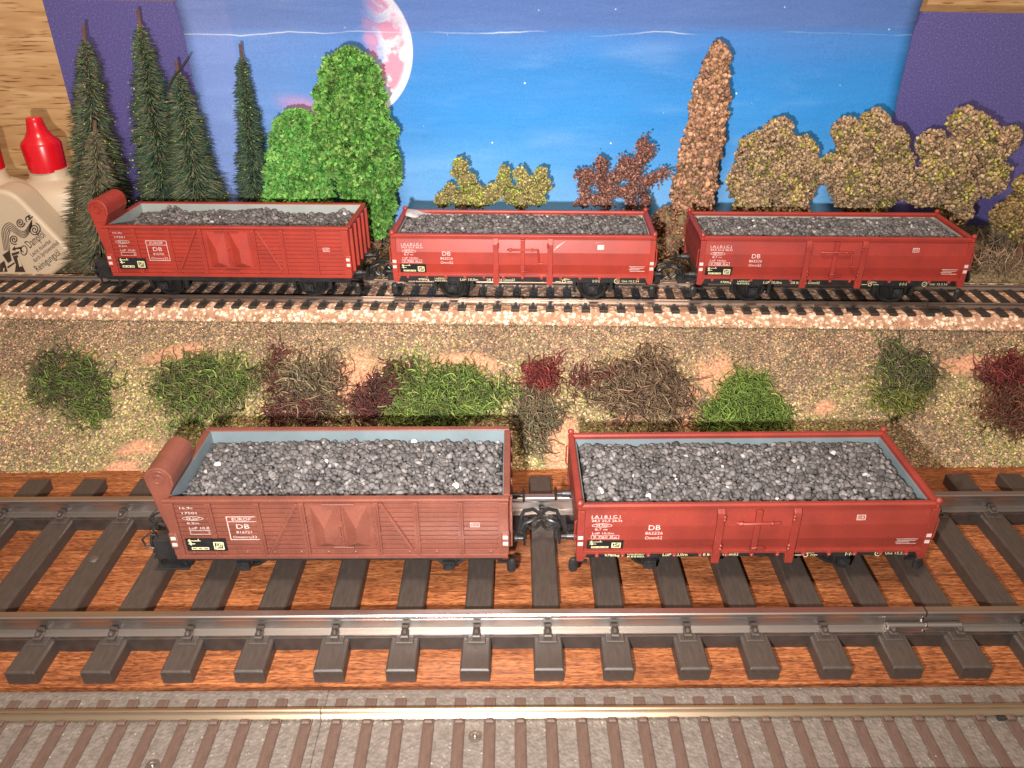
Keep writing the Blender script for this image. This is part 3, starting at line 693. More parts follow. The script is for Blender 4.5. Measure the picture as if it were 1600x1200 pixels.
        text(y_, '|:|:|', 2.75, z, .13, gy, .25); text(y_, 'U', 3.68, z + .01, .10, gy, .07, True); oval(y_, 3.68, z + .04, .10, .10, .02, gy); text(y_, 'Unt 15.2.54', 3.88, z, .12, gy, .66)
        y_.build('sole_bar_lettering', MT['yellow'], root)
    if scratch:
        g = lambda z: fy(z) - .004
        for a, bb, c, dd in ((1.22, 2.30, 1.62, 2.60), (1.30, 2.42, 1.55, 2.56), (1.20, 2.27, 1.34, 2.42), (2.75, 2.55, 3.02, 2.60)):
            n_ = .018; s_ = MB(); s_.add([(a, g(bb), bb), (a + n_ * 2, g(bb), bb), (c, g(dd), dd), (c - n_, g(dd), dd)], [(0, 1, 2, 3)]); s_.build('scratch', MT['white'], root)
        s_ = MB(); rect(s_, xb - .12, xb + .13, 2.32, 2.48, lambda z: g(z)); s_.build('paint_chip', MT['white'], root)
    return root

# ------------------------------------------------------------------ plank-sided wagon with brakeman's shelter
def plank_wagon(loc, rz, label, number, W=3.3, paint='red', inner='grey', L=9.55):
    root = empty('goods_wagon', loc, label, 'wagon', 'plank-sided coal wagons with brake shelter', rz)
    P = MT[paint]; hw = W / 2; zb, zt = 1.10, 3.10; xl, xr = -L / 2, L / 2
    running_gear(root, L, W, zb + .04, 2.95, xl - .50, xr - .05, False)
    b = MB()
    for s in (-1, 1):                          # planked sides with grooves
        y0, y1 = sorted((s * hw, s * (hw - .12)))
        b.box(xl, xr, y0 + .02, y1 - .02, 1.12, 3.02)
        n = 10; z0 = 1.36; dz = (2.94 - z0) / n
        for k in range(n):
            ya, yb = sorted((s * (hw - .03), s * (hw + .024))); b.box(xl + .03, xr - .03, ya, yb, z0 + k * dz + .017, z0 + (k + 1) * dz - .017)
    x0 = xr - .12; b.box(x0, xr - .004, -hw + .115, hw - .115, 1.12, 3.02)
    b.box(xl + .004, xl + .12, -hw + .115, hw - .115, 1.12, 3.02)
    b.box(xl + .11, xr - .11, -hw + .11, hw - .11, 1.12, 1.24)
    b.build('body', P, root, bevel=.008)
    rim = MB()
    for s in (-1, 1):
        y0, y1 = sorted((s * (hw - .15), s * (hw + .06))); rim.box(xl - .02, xr + .02, y0, y1, 3.0, 3.10)
        xa, xb = sorted((s * (L / 2 - .14), s * (L / 2 + .05))); rim.box(xa, xb, -hw + .152, hw - .152, 3.002, 3.096)
    rim.build('top_rail', P, root, bevel=.03)
    sl = MB()
    for s in (-1, 1):
        y0, y1 = sorted((s * (hw - .02), s * (hw + .10)))
        sl.box(xl + .02, xr - .02, y0, y1, 1.07, 1.20)
        y0, y1 = sorted((s * (hw - .02), s * (hw + .028))); sl.box(xl + .02, xr - .02, y0, y1, 1.202, 1.34)
        for k in range(12): sl.ball((xl + .5 + k * (L - 1) / 11, s * (hw + .03), 1.27), .045, 8, 5)
    sl.build('side_sill', P, root, bevel=.02)
    for s in (-1, 1):
        for fr in (.015, .13, .27, .40, .615, .73, .86, .985):
            p = MB(); x = xl + fr * L; y0, y1 = sorted((s * (hw - .01), s * (hw + .095))); wd = .075 if .02 < fr < .98 else .14
            p.box(x - wd, x + wd, y0, y1, 1.205, 2.998)
            if .02 < fr < .98:
                y0, y1 = sorted((s * (hw + .09), s * (hw + .125))); p.box(x - .02, x + .02, y0, y1, 1.21, 2.95)
                for k in range(5): p.ball((x + .045, s * (hw + .10), 1.4 + k * .34), .022, 6, 4)
            p.build('side_post', P, root, bevel=.012)
        for a, c in ((.385, .292), (.63, .712)):
            p = MB(); xa, xc = xl + a * L, xl + c * L; y0, y1 = sorted((s * (hw), s * (hw + .085)))
            p.prism_y([(xc - .05, 1.36), (xc + .05, 1.36), (xa + .05, 2.97), (xa - .05, 2.97)] if s else None, y0, y1)
            p.build('diagonal_brace', P, root, bevel=.01)
        # door: two pyramids embossed in a frame, lock bar between
        d = MB(); xa, xc = xl + .412 * L, xl + .603 * L; xm = (xa + xc) / 2; yd = s * (hw + .03); yf = s * (hw + .05)
        y0, y1 = sorted((s * (hw - .02), yd)); d.box(xa, xc, y0, y1, 1.38, 2.97)
        for q0, q1 in ((xa + .12, xm - .10), (xm + .10, xc - .12)):
            qm = (q0 + q1) / 2; zc0, zc1 = 1.75, 2.45; z0_, z1_ = 1.46, 2.88
            vs = [(q0, yd, z0_), (q1, yd, z0_), (q1, yd, z1_), (q0, yd, z1_), (qm, yd + s * .15, zc0 - .05), (qm, yd + s * .15, zc1 - .25)]
            fs = [(0, 1, 4), (1, 2, 5, 4), (2, 3, 5), (3, 0, 4, 5)]
            d.add(vs, fs if s < 0 else [f[::-1] for f in fs])
        dd = d.build('door', P, root)
        hdl = MB()
        hdl.box(xm - .045, xm + .045, *sorted((yd, yd + s * .05)), 1.42, 2.95)
        hdl.tube([(xm - .03, yd + s * .10, 2.25), (xm - .03, yd + s * .12, 1.95), (xm + .01, yd + s * .10, 1.85)], .03, 6); hdl.box(xm - .07, xm + .07, *sorted((yd, yd + s * .10)), 2.22, 2.28)
        hdl.tube([(xm - .28, yd + s * .06, 1.48), (xm + .30, yd + s * .06, 1.46)], .028, 6); hdl.tube([(xa + .45, yd + s * .05, 2.95), (xc - .45, yd + s * .05, 2.95)], .035, 6)
        hdl.build('handle', P, dd, bevel=.008)
    for k in range(5):                          # ribbed end
        e = MB(); y = -hw + .25 + k * (W - .5) / 4; e.prism_x([(y - .07, 1.25), (y + .07, 1.25), (y + .07, 2.98), (y - .07, 2.98)], xr - .01, xr + .11)
        e.build('end_rib', P, root, bevel=.02)
    ln = MB(); i = hw - .125; x_ = L / 2 - .125
    for s in (-1, 1):
        y0, y1 = sorted((s * i, s * (i - .03))); ln.box(-x_, x_, y0, y1, 1.3, 3.06)
        xa, xb = sorted((s * x_, s * (x_ - .03))); ln.box(xa, xb, -i + .031, i - .031, 1.3, 3.055)
    ln.build('liner', MT[inner], root)
    # brakeman's shelter at the left end
    R = .375; cx = xl + .02; zc = 3.72; yA, yB = -hw + .02, -hw + 1.60
    prof = [(cx + R * math.cos(a), zc + R * math.sin(a)) for a in [math.pi * k / 14 for k in range(15)]]
    prof += [(cx - R + .02, 3.55), (xl - .27, 3.2), (xl - .18, 2.5), (xl - .08, 1.95), (xl + .02, 1.9), (xl + .02, 3.08), (xl + .16, 3.10), (cx + R - .01, 3.52)]
    sh = MB(); sh.prism_y(prof, yA, yB); s_ = sh.build('brake_shelter', P, root, bevel=.035)
    rg = MB()
    arch = [(cx - .24, yA - .012, zc - .42), (cx - .30, yA - .012, zc - .1)] + [(cx + .30 * math.cos(a), yA - .012, zc - .02 + .30 * math.sin(a)) for a in [math.pi * (1 - k / 14) for k in range(15)]] + [(cx + .28, yA - .012, zc - .2)]
    rg.tube(arch, .02, 6)
    rg.tube([(cx + .13 * math.cos(a), yA - .012, zc + .02 + .13 * math.sin(a)) for a in [2 * math.pi * k / 20 for k in range(21)]], .022, 6)
    rg.box(cx - .20, cx + .24, yA - .02, yA + .01, zc - .50, zc - .47)
    rg.build('embossed_ring', P, s_, True)
    pf = MB(); pf.box(xl - .70, xl + .1, -hw + .05, hw - .05, 1.16, 1.26); pf.box(xl - .75, xl - .05, -hw + .08, -hw + .5, .92, .98); pf.box(xl - .70, xl + .25, -hw - .05, -hw + .28, .62, .68)
    for q in (xl - .62, xl + .1): pf.box(q - .03, q + .03, -hw + .10, -hw + .15, .66, 1.18)
    pf.box(xl - .62, xl - .02, -hw + .04, -hw + .5, .96, 1.62)
    pf.build('end_platform', MT['black'], root, bevel=.01)
    hr = MB()
    hr.tube([(xl - .10, -hw + .15, 2.35), (xl - .38, -hw + .12, 2.25), (xl - .55, -hw + .10, 2.0), (xl - .50, -hw + .1, 1.6), (xl - .42, -hw + .12, 1.25)], .032, 8)
    hr.tube([(xl - .45, -hw + .35, 1.5), (xl - .85, -hw + .32, 1.62), (xl - 1.05, -hw + .3, 1.45), (xl - 1.0, -hw + .3, 1.2), (xl - .7, -hw + .3, 1.1)], .03, 8)
    hr.build('handrail', MT['black'], root, True)
    mk = MB(); mk.box(xl - .05, xl + .20, -hw - .125, -hw - .02, 1.45, 2.0); mk.build('lamp_bracket', P, root, bevel=.05)
    mk = MB(); mk.box(xr - .22, xr + .03, -hw - .125, -hw - .02, 1.45, 2.0); mk.build('lamp_bracket', P, root, bevel=.05)
    side_marks(root, (xl + .08, xr - .09), 1.78, lambda z: -hw - .116 - .016)
    fy = lambda z: -hw - .030
    t = MB(); X0 = xl + .42
    text(t, '16,9c', X0, 2.78, .11, fy, .36); text(t, '17501', X0 + .03, 2.61, .11, fy, .40); text(t, '29,2m²', X0 + .10, 2.42, .11, fy, .38); oval(t, X0 + .29, 2.46, .29, .07, .014, fy)
    text(t, '8,2m.', X0 + .10, 2.26, .11, fy, .36); text(t, 'LüP 10,8m', X0 + .12, 2.08, .12, fy, .68); frame(t, X0 + .12, X0 + .80, 1.90, 2.04, .014, fy); text(t, '76', X0 + .62, 1.93, .09, fy, .12)
    t.build('load_table', MT['white'], root); t = MB()
    a, c = xl + 1.62, xl + 2.45
    frame(t, a, c, 1.70, 2.52, .022, fy); rect(t, a, c, 2.33, 2.35, fy)
    text(t, 'EUROP', (a + c) / 2, 2.375, .14, fy, .52, True); text(t, 'DB', (a + c) / 2, 2.10, .22, fy, .36, True); text(t, number, (a + c) / 2, 1.93, .13, fy, .42, True); text(t, 'Ommru33', (a + c) / 2, 1.76, .13, fy, .66, True)
    t.build('number_panel', MT['white'], root); t = MB()
    frame(t, xr - 1.05, xr - .80, 2.13, 2.28, .016, fy); text(t, 'EUR', xr - .925, 2.17, .09, fy, .16, True)
    t.build('owner_badge', MT['white'], root)
    consign_plate(root, xl + .40, 1.40, 1.12, .44, lambda z: -hw - .130)
    return root

# ================================================================== THE SETTING
b = MB(); b.box(-60, 60, 5, 44, -2, 0); struct(b.build('table_surface', MT['wood']))
b = MB(); b.box(-58, 58, 13.66, 24.2, .002, .19, .02); struct(b.build('wood_board_surface', MT['wood']))
# oak wall behind everything
b = MB(); b.box(-80, 80, 42.5, 44, -2, 60); struct(b.build('wall', MT['oak']))
# embankment and the ground behind the line
nx, ny = 220, 110
xs = np.linspace(-34, 34, nx); V = []
for j in range(ny):
    for i in range(nx):
        x = xs[i]; y = Y_BASE + (41.0 - Y_BASE) * j / (ny - 1) - YAW * x * min(1, j / 30); y = max(y, Y_BASE)
        V.append((x, y, zf(x, y + 1e-4) if j else zf(x, Y_BASE + .001)))
n0 = len(V); F = [(j * nx + i, j * nx + i + 1, (j + 1) * nx + i + 1, (j + 1) * nx + i) for j in range(ny - 1) for i in range(nx - 1)]
V += [(x, Y_BASE - .01, -.05) for x in xs]; F += [(n0 + i, n0 + i + 1, i + 1, i) for i in range(nx - 1)]
b = MB(); b.add(V, F); o_emb = struct(b.build('embankment', MT['mat'])); o_emb.data.polygons.foreach_set('use_smooth', [True] * len(F))
# speckled bed below the rear track
ZR = 4.35; YC = 30.33
b = MB(); b.prism_x([(-2.02, -.72), (-1.56, -.30), (1.9, -.30), (2.3, -.72)], -34, 34)
o = b.build('track_bed', MT['bed']); o.location = (0, YC, ZR); o.rotation_euler = (0, 0, -YAW); struct(o)

BARE = [(ground(u, v), a, c) for (u, v, a, c) in ((548, 600, 1.0, 1.1), (275, 552, 1.2, .3), (1122, 600, .9, .9), (880, 690, .55, 1.0), (715, 566, 1.5, .32), (1510, 572, 1.1, .3), (125, 560, .8, .3), (560, 575, .9, .35), (215, 700, .8, .3), (985, 655, .5, .25), (1080, 640, .45, .8), (1290, 640, .5, .2), (185, 740, .8, .35))]
def bare_at(x, Y):
    out = np.zeros(len(x))
    for p, a, c in BARE: out = np.maximum(out, np.exp(-1.1 * (((x - p.x + .3 * noise2(x, Y, 1.5, 2)) / (1.35 * a)) ** 2 + ((Y - p.y + .25 * noise2(x, Y, 1.4, 7)) / (1.3 * c)) ** 2)))
    return out
_vv = np.array(V); _bb = bare_at(_vv[:, 0], _vv[:, 1])[:, None]; _bb = np.clip((_bb - .25) * 2.2, 0, 1)
_cc = _bb * np.array([1, .95, .95]) + (1 - _bb) * np.array([.42, .62, .60])
_ca = o_emb.data.color_attributes.new('Col', 'FLOAT_COLOR', 'POINT'); _ca.data.foreach_set('color', np.concatenate([_cc, np.ones((len(_cc), 1))], 1).astype(np.float32).ravel())
# ------------------------------------------------------------------ flock and gravel on the slope
def scatter_ground():
    n = 290000
    x = RNG.uniform(-27, 27, n); y = RNG.uniform(0, 1, n); yt = 28.55 - YAW * x; Y = Y_BASE + (yt - Y_BASE) * y
    Z = np.array([zf(a, c) for a, c in zip(x, Y)])
    # picture-independent zones: bare orange patches, gravelly crest, green grass lower down
    bare = bare_at(x, Y)
    keep = RNG.random(n) > bare * 1.35 - .12 * noise2(x, Y, 2.2, 4)
    keep &= RNG.random(n) < .80 + .35 * noise2(x, Y, .9, 2)
    x, Y, Z, y = x[keep], Y[keep], Z[keep], y[keep]; n = len(x)
    crest = 1 / (1 + np.exp(-(y - .73 + .10 * noise2(x, Y, .6, 5)) * 18))
    grey = np.zeros(n)
    for (u, v, a) in ((40, 690, 1.7), (1240, 600, 1.6), (1440, 690, 2.2), (20, 560, 1.8), (1180, 610, .8), (1280, 560, 1.4), (900, 560, 1.0)):
        p = ground(u, v); grey = np.maximum(grey, np.exp(-(((x - p.x) / a) ** 2 + ((Y - p.y) / (a * .7)) ** 2)))
    crest = np.clip(crest + grey * .9, 0, 1)
    gcol = pal([(.33, .26, .12), (.40, .31, .16), (.17, .20, .05), (.26, .28, .08), (.48, .36, .20), (.22, .15, .085), (.30, .33, .08), (.14, .12, .05)], n, .25)
    bcol = pal([(.16, .10, .07), (.11, .08, .07), (.25, .17, .115), (.38, .26, .17), (.13, .12, .085), (.22, .20, .10), (.08, .07, .07)], n, .25)
    yel = pal([(.44, .42, .12), (.32, .36, .09), (.16, .22, .06)], n, .2)
    isyel = RNG.random(n) < np.clip(.2 * noise2(x, Y, 1.3, 9), 0, .2)
    gcol *= np.array([1.40, 1.25, 1.42]); bcol *= np.array([1.6, 1.38, 1.25]); pick = RNG.random(n) < crest
    lowf = (1 + .22 * noise2(x, Y, .5, 12) + .15 * noise2(x, Y, 1.7, 13))[:, None]
    c = np.where(pick[:, None], bcol, np.where(isyel[:, None], yel, gcol)) * lowf
    # flakes (gravel) and short blades (flock)
    flake = (np.array([(-1, -.7, 0), (.2, -1, .15), (1, .1, .5), (.1, .9, .1), (-.8, .5, .35), (0, 0, .75)]), [(0, 1, 5), (1, 2, 5), (2, 3, 5), (3, 4, 5), (4, 0, 5)])
    blade = (np.array([(-1, -.16, 0), (0, -.2, .35), (1, 0, .1), (0, .2, .4)]), [(0, 1, 2, 3)])
    ang = RNG.uniform(0, 6.283, n); tl = RNG.normal(0, .45, n); t2 = RNG.normal(0, .45, n) + .5
    ca, sa = np.cos(ang), np.sin(ang); ct, s_t = np.cos(tl), np.sin(tl); c2, s2 = np.cos(t2), np.sin(t2)
    Z0 = np.zeros(n); O = np.ones(n)
    Rz = np.stack([np.stack([ca, -sa, Z0], -1), np.stack([sa, ca, Z0], -1), np.stack([Z0, Z0, O], -1)], 1)
    Ry = np.stack([np.stack([ct, Z0, s_t], -1), np.stack([Z0, O, Z0], -1), np.stack([-s_t, Z0, ct], -1)], 1)
    Rx = np.stack([np.stack([O, Z0, Z0], -1), np.stack([Z0, c2, -s2], -1), np.stack([Z0, s2, c2], -1)], 1)
    Rm = Rx @ Rz @ Ry
    P = np.stack([x, Y, Z + RNG.uniform(0, .05, n)], 1)
    s = RNG.uniform(.021, .045, n); a = pick
    o = scatter('gravel', MT['chip'], [flake], P[a], s[a] * 1.05, c[a], Rm[a]); stuff(o, 'fine brown and grey gravel scatter along the crest of the slope', 'gravel')
    g = ~a
    o = scatter('grass', MT['chip'], [blade, flake], P[g], s[g] * 1.15, c[g], Rm[g]); stuff(o, 'tan and yellow green grass flock covering the slope', 'grass')
    n = 5200; x = RNG.uniform(-26, 26, n); q = np.abs(RNG.normal(0, .13, n)) * (1 + .9 * noise2(x, x * 0, 2.3, 6)); Y = 28.25 + q - YAW * x; q = Y + YAW * x - 28.31; Z = 3.63 + np.clip(q, 0, .5) * .91 + .015
    k = (q > -.05) & (q < .42); x, Y, Z = x[k], Y[k], Z[k]; n = len(x)
    o = scatter('gravel', MT['chip'], [flake, blade], np.stack([x, Y, Z], 1), RNG.uniform(.022, .045, n), pal([(.26, .16, .09), (.36, .25, .14), (.30, .28, .12), (.2, .14, .1)], n, .25)); stuff(o, 'loose scatter spilled up against the speckled bed of the rear track', 'gravel')
    # behind the rear line
    n = 26000; x = RNG.uniform(-30, 28, n); Y = 32.7 - YAW * x + RNG.uniform(0, 1, n) ** 1.2 * 5.2; Z = np.array([zf(p, q) for p, q in zip(x, Y)])
    k = RNG.random(n) < .75 + .4 * noise2(x, Y, .8, 3); x, Y, Z = x[k], Y[k], Z[k]; n = len(x)
    c = pal([(.40, .33, .16), (.26, .17, .10), (.18, .12, .08), (.34, .34, .14), (.45, .30, .18), (.22, .22, .10)], n, .25)
    P = np.stack([x, Y, Z + .02], 1)
    o = scatter('undergrowth', MT['chip'], [flake, blade], P, RNG.uniform(.04, .075, n), c); stuff(o, 'brown and olive ground scatter behind the rear track', 'ground cover')
scatter_ground()

# ================================================================== TRACKS
# --- large-gauge track in front
def rail_profile(h, hw_, fw, web=.045):
    return [(-fw, 0), (fw, 0), (fw, .05), (web + .03, .11), (web, h * .6), (hw_ - .01, h * .72), (hw_, h * .80), (hw_, h - .03), (hw_ - .03, h), (-hw_ + .03, h), (-hw_, h - .03), (-hw_, h * .80), (-hw_ + .01, h * .72), (-web, h * .6), (-web - .03, .11), (-fw, .05)]
big = empty('model_track', (0, 0, 0), 'large gauge track with dark sleepers lying on the polished wood', 'track')
TX = [23, 141, 258, 375, 491, 606, 721, 835, 947, 1060, 1170, 1282, 1394, 1503]
tx = [at_z(u, 1060, .19).x + .37 for u in TX]
dx0 = tx[1] - tx[0]
tx = [tx[0] - dx0 * k for k in range(4, 0, -1)] + tx + [tx[-1] + (tx[-1] - tx[-2]) * k for k in range(1, 6)]
YN, YF = 15.27, 20.32
for i, x in enumerate(tx):
    x = x + random.uniform(-.035, .035)
    t = MB(); t.box(-.385, .385, -4.2, 4.2, 0, .62, .045)
    for yy in (YN - 18.1, YF - 18.1): t.box(-.25, .25, yy - .50, yy + .50, .60, .665, .02)
    to = t.build('sleeper', MT['tie'], big, bevel=.012); to.location = (x, 18.1, .002); to.rotation_euler = (0, 0, random.uniform(-.012, .012))
    for yy in (YN - 18.1, YF - 18.1):
        c = MB(); c.box(-.085, .085, yy - .40, yy + .40, .655, .672)
        for s in (-1, 1):
            y0, y1 = sorted((yy + s * .16, yy + s * .42)); c.box(-.11, .11, y0, y1, .66, .80, .03)
            c.lathe([(.07, 0), (.08, .05), (.05, .10), (.02, .11)], 'z', (0, yy + s * .30, .80), 8); c.box(-.09, .09, min(yy + s * .10, yy + s * .2), max(yy + s * .10, yy + s * .2), .80, .90)
        c.build('rail_clip', MT['tie'], to)
xj = at_z(1441, 945, 1.25).x
def rail_piece(y, x0, x1):
    r = MB(); r.prism_x([(y + a, .66 + c) for a, c in rail_profile(.60, .125, .26)], x0, x1); return r.build('rail', MT['rail'], big)
rail_piece(YN, -26, xj - .02); rail_piece(YN, xj + .02, 30); rail_piece(YF, -30, xj - .5); rail_piece(YF, xj - .46, 34)
j = MB(); j.tube([(xj - 1.0, YN - .19, .86), (xj - .04, YN - .19, .86)], .10, 10); j.tube([(xj + .04, YN - .19, .86), (xj + .95, YN - .19, .86)], .10, 10); j.box(xj - 1.0, xj + .95, YN - .20, YN - .06, .72, .84)
j.build('rail_joiner', MT['rail'], big, True)
for yy in (YN, YF):
    wv = MB(); wv.box(-30, 30, yy - .30, yy + .24, .18, .645); wv.build('web_strip', MT['tie2'], big, bevel=.02)
p = at_z(146, 873, .625); sc_ = MB(); sc_.lathe([(.02, 0), (.17, 0), (.17, .02), (.10, .045), (.02, .05)][1:], 'z', (p.x, p.y, .62), 16); sc_.box(p.x - .13, p.x + .13, p.y - .015, p.y + .015, .662, .668); sc_.build('screw', MT['screw'], big, True)

# --- moulded ballast track at the lower edge
ct = empty('ballasted_track', (0, 0, 0), 'small gauge track moulded on grey plastic ballast with brown sleepers', 'track')
YR3 = 12.27
for k, (x0, x1) in enumerate(((-30, at_z(505, 1110, 1).x - .003), (at_z(505, 1110, 1).x + .003, 30))):
    r = MB(); r.prism_x([(9.0, 0), (13.60, 0), (13.05, .93), (12.95, .95), (9.7, .95), (9.6, .93)], x0, x1); r.build('roadbed', MT['ctrack'], ct, bevel=.02)
x813 = at_z(813, 1126, .98).x
for k in range(-22, 23):
    x = x813 + k * .712
    t = MB(); t.box(-.135, .135, 10.15, 12.76, .90, 1.0, .02)
    t.box(-.10, .10, YR3 - .26, YR3 - .12, .99, 1.09, .03); t.box(-.10, .10, YR3 + .12, YR3 + .22, .99, 1.06, .02)
    o = t.build('sleeper', MT['tie3'], ct, bevel=.012); o.location = (x, 0, random.uniform(-.003, .003))
for y in (YR3, YR3 - 1.65):
    for x0, x1 in ((-30, at_z(505, 1110, 1).x - .012), (at_z(505, 1110, 1).x + .012, 30)):
        r = MB(); r.prism_x([(y + a, 1.0 + c) for a, c in rail_profile(.25, .055, .13, .025)], x0, x1); r.build('rail', MT['railtop3'], ct)
for u in (404, 605, 1567):
    q = at_z(u, 1123, 1.0); m_ = MB(); m_.box(q.x - .12, q.x + .12, q.y - .03, q.y + .05, .96, 1.03); m_.build('connector_tab', MT['black'], ct)
for u, v in ((742, 1150), (238, 1196), (1462, 1182)):
    q = at_z(u, v, .97); m_ = MB(); m_.lathe([(.16, -.02), (.16, .012), (.10, .015), (.09, -.0), (.02, .0)], 'z', (q.x, q.y, .955), 18); m_.ball((q.x, q.y, .96), .045); m_.build('screw', MT['screw'], ct, True)

# --- rear track
bt = empty('model_track', (0, YC, ZR), 'narrow black-sleepered track carrying three red wagons in front of the trees', 'track', rz=-YAW)
G = .96
for k in range(-44, 46):
    x = k * .708 + .2
    t = MB(); t.box(-.165, .165, -1.62, 1.62, -.33, -.22, .015)
    for s in (-1, 1):
        t.box(-.06, .06, s * G - .20, s * G - .08, -.225, -.15, .01); t.box(-.06, .06, s * G + .08, s * G + .20, -.225, -.15, .01)
    t.box(-.05, .05, -.10, .10, -.225, -.19)
    o = t.build('sleeper', MT['tie2'], bt); o.location = (x + random.uniform(-.015, .015), 0, 0); 
j1 = at_y(1300, 474, 28.5).x; j2 = at_y(1455, 474, 28.5).x; j3 = at_y(638, 468, 29.2).x
cuts = [-34, j3, j1, j2, 34]
for s in (-1, 1):
    for a, c in zip(cuts[:-1], cuts[1:]):
        r = MB(); r.prism_x([(s * G + y, -.22 + z) for y, z in rail_profile(.22, .055, .12, .025)], a + .012, c - .012); r.build('rail', MT['railback'], bt)
for a in cuts[1:-1]:
    m_ = MB(); m_.box(a - .55, a + .45, -G - .17, -G - .07, -.20, -.12); m_.build('rail_joiner', MT['railback'], bt)
for a in (j1 - 1.9, j1 + .9, j2 + .2):
    m_ = MB(); m_.lathe([(.10, 0), (.10, .05), (.05, .07)], 'z', (a, -G - .36, -.22), 10); m_.box(a - .22, a + .22, -G - .44, -G - .28, -.25, -.19); m_.build('connector_tab', MT['black'], bt)
# ================================================================== WAGONS AND COAL
def back_pos(x): return (x, YC - .0 - YAW * x, ZR)
wf = 3.60
A1 = plank_wagon((-4.79, 16.98 + wf / 2, .64), -.004, 'brown-red planked wagon with rounded brake shelter standing on the polished-wood track', '816721', W=wf, paint='brown', inner='bluegrey', L=9.36)
B1 = steel_wagon((6.70, 16.98 + wf / 2, .64), .002, 'low red steel wagon with grey liner on the polished-wood track, coal up to the rim', W=wf, L=9.80, paint='midred', inner='bluegrey', crank=False, sole_text=True)
x = (-15.26 - 5.65) / 2 - .50; A2 = plank_wagon(back_pos(x), -YAW, 'bright red planked wagon with brake shelter below the spruces', '810701', W=3.25, paint='red', inner='grey', L=9.6)
B2 = steel_wagon(back_pos(.5), -YAW, 'red steel wagon with scratched white paint marks, middle of the rear train', W=3.2, paint='red', inner='grey', scratch=True)
B3 = steel_wagon(back_pos(12.28), -YAW, 'darker dusty red steel wagon with door crank in front of the olive trees', W=3.2, paint='darkred', inner='grey')
coal_load('coal', A1, 9.05, wf - .32, 2.72, 'grey coal lumps filling the brown-red wagon with the brake shelter', 1, .12, heaps=((-1.5, 1.2, 1.4, .08), (-3.6, .8, .5, .1), (1.5, 1.3, 1.6, .08)))
coal_load('coal', B1, 9.28, wf - .36, 2.64, 'grey coal lumps in the steel wagon on the polished-wood track', 2, .16)
coal_load('coal', A2, 9.28, 2.93, 2.72, 'coal lumps in the bright red planked wagon below the spruces', 3, .14, heaps=((-3.2, 1.15, .35, .34), (-1.5, 1.0, 1.2, .1), (.6, 1.2, .9, .18), (3.9, 1.25, .25, .22)))
coal_load('coal', B2, 9.70, 2.86, 2.70, 'coal lumps heaped in the scratched red wagon of the rear train', 4, .09)
coal_load('coal', B3, 9.70, 2.86, 2.67, 'coal lumps in the dusty dark red wagon before the olive trees', 5, .14)
# torn clear film at the corner of the middle rear wagon
fm = MB(); vs = []; r = random.Random(4)
for i in range(7):
    for k in range(5): vs.append((-4.85 + i * .20, 1.42 - k * .16 + r.uniform(-.03, .03), 2.98 - .05 * i - k * .03 + r.uniform(-.05, .05)))
fm.add(vs, [(i * 5 + k, i * 5 + k + 1, (i + 1) * 5 + k + 1, (i + 1) * 5 + k) for i in range(6) for k in range(4)])
fo = fm.build('torn_film', MT['film'], None, True); fo.matrix_world = B2.matrix_basis.copy()
sm_ = fo.modifiers.new('thick', 'SOLIDIFY'); sm_.thickness = .012
tag(fo, 'torn scrap of clear film stuck in the rear corner of the scratched wagon', 'film')
pb = MT['film'].node_tree.nodes['Principled BSDF']; pb.inputs['Alpha'].default_value = .5

# ================================================================== BACKDROP
YB = 38.0
bd = MB(); th = .3
zl, zr = 14.83, 14.02
xL = at_y(66, 3, YB + .9).x
bd.add([(xL, 0, 3.5), (30, 0, 3.5), (30, 0, zr), (xL, 0, zl), (xL, th, 3.5), (30, th, 3.5), (30, th, zr), (xL, th, zl)], [(0, 1, 2, 3), (5, 4, 7, 6), (3, 2, 6, 7), (4, 0, 3, 7), (1, 5, 6, 2), (0, 4, 5, 1)])
o = bd.build('backdrop_board', MT['board'], bevel=.03); o.location = (0, YB, 0); o.rotation_euler = (0, 0, -YAW); tag(o, 'plain indigo card board standing behind the trees', 'board')
pL = at_y(281, 10, YB + .6); pR = at_y(1431, 20, YB - .75); mcp = at_y(536, 74, YB + .35); mre = at_y(646, 85, YB + .3)
ps = MB(); nxp, nzp = 60, 40; zt_ = 16.6; vs = []
for k in range(nzp + 1):
    for i in range(nxp + 1):
        x = pL.x + (pR.x - pL.x) * i / nxp; z = 4.4 + (zt_ - 4.4) * k / nzp
        y = -.06 - .05 * (1 + math.sin(x * .5 + z * .3)) - .02 * math.sin(z * 2.1) - (.28 * max(0, z - 13.42) if z > 13.42 else 0)
        vs.append((x, y, z))
ps.add(vs, [(k * (nxp + 1) + i, k * (nxp + 1) + i + 1, (k + 1) * (nxp + 1) + i + 1, (k + 1) * (nxp + 1) + i) for k in range(nzp) for i in range(nxp)])
po = ps.build('poster', poster_mat(pL.x, pR.x, (mcp.x, mcp.z), (mre - mcp).length), None, True); po.location = (0, YB, 0); po.rotation_euler = (0, 0, -YAW)
q = po.modifiers.new('thick', 'SOLIDIFY'); q.thickness = .02; q.offset = 1
tag(po, 'creased blue night-sky sheet with a pink and white moon fixed to the indigo board', 'poster')

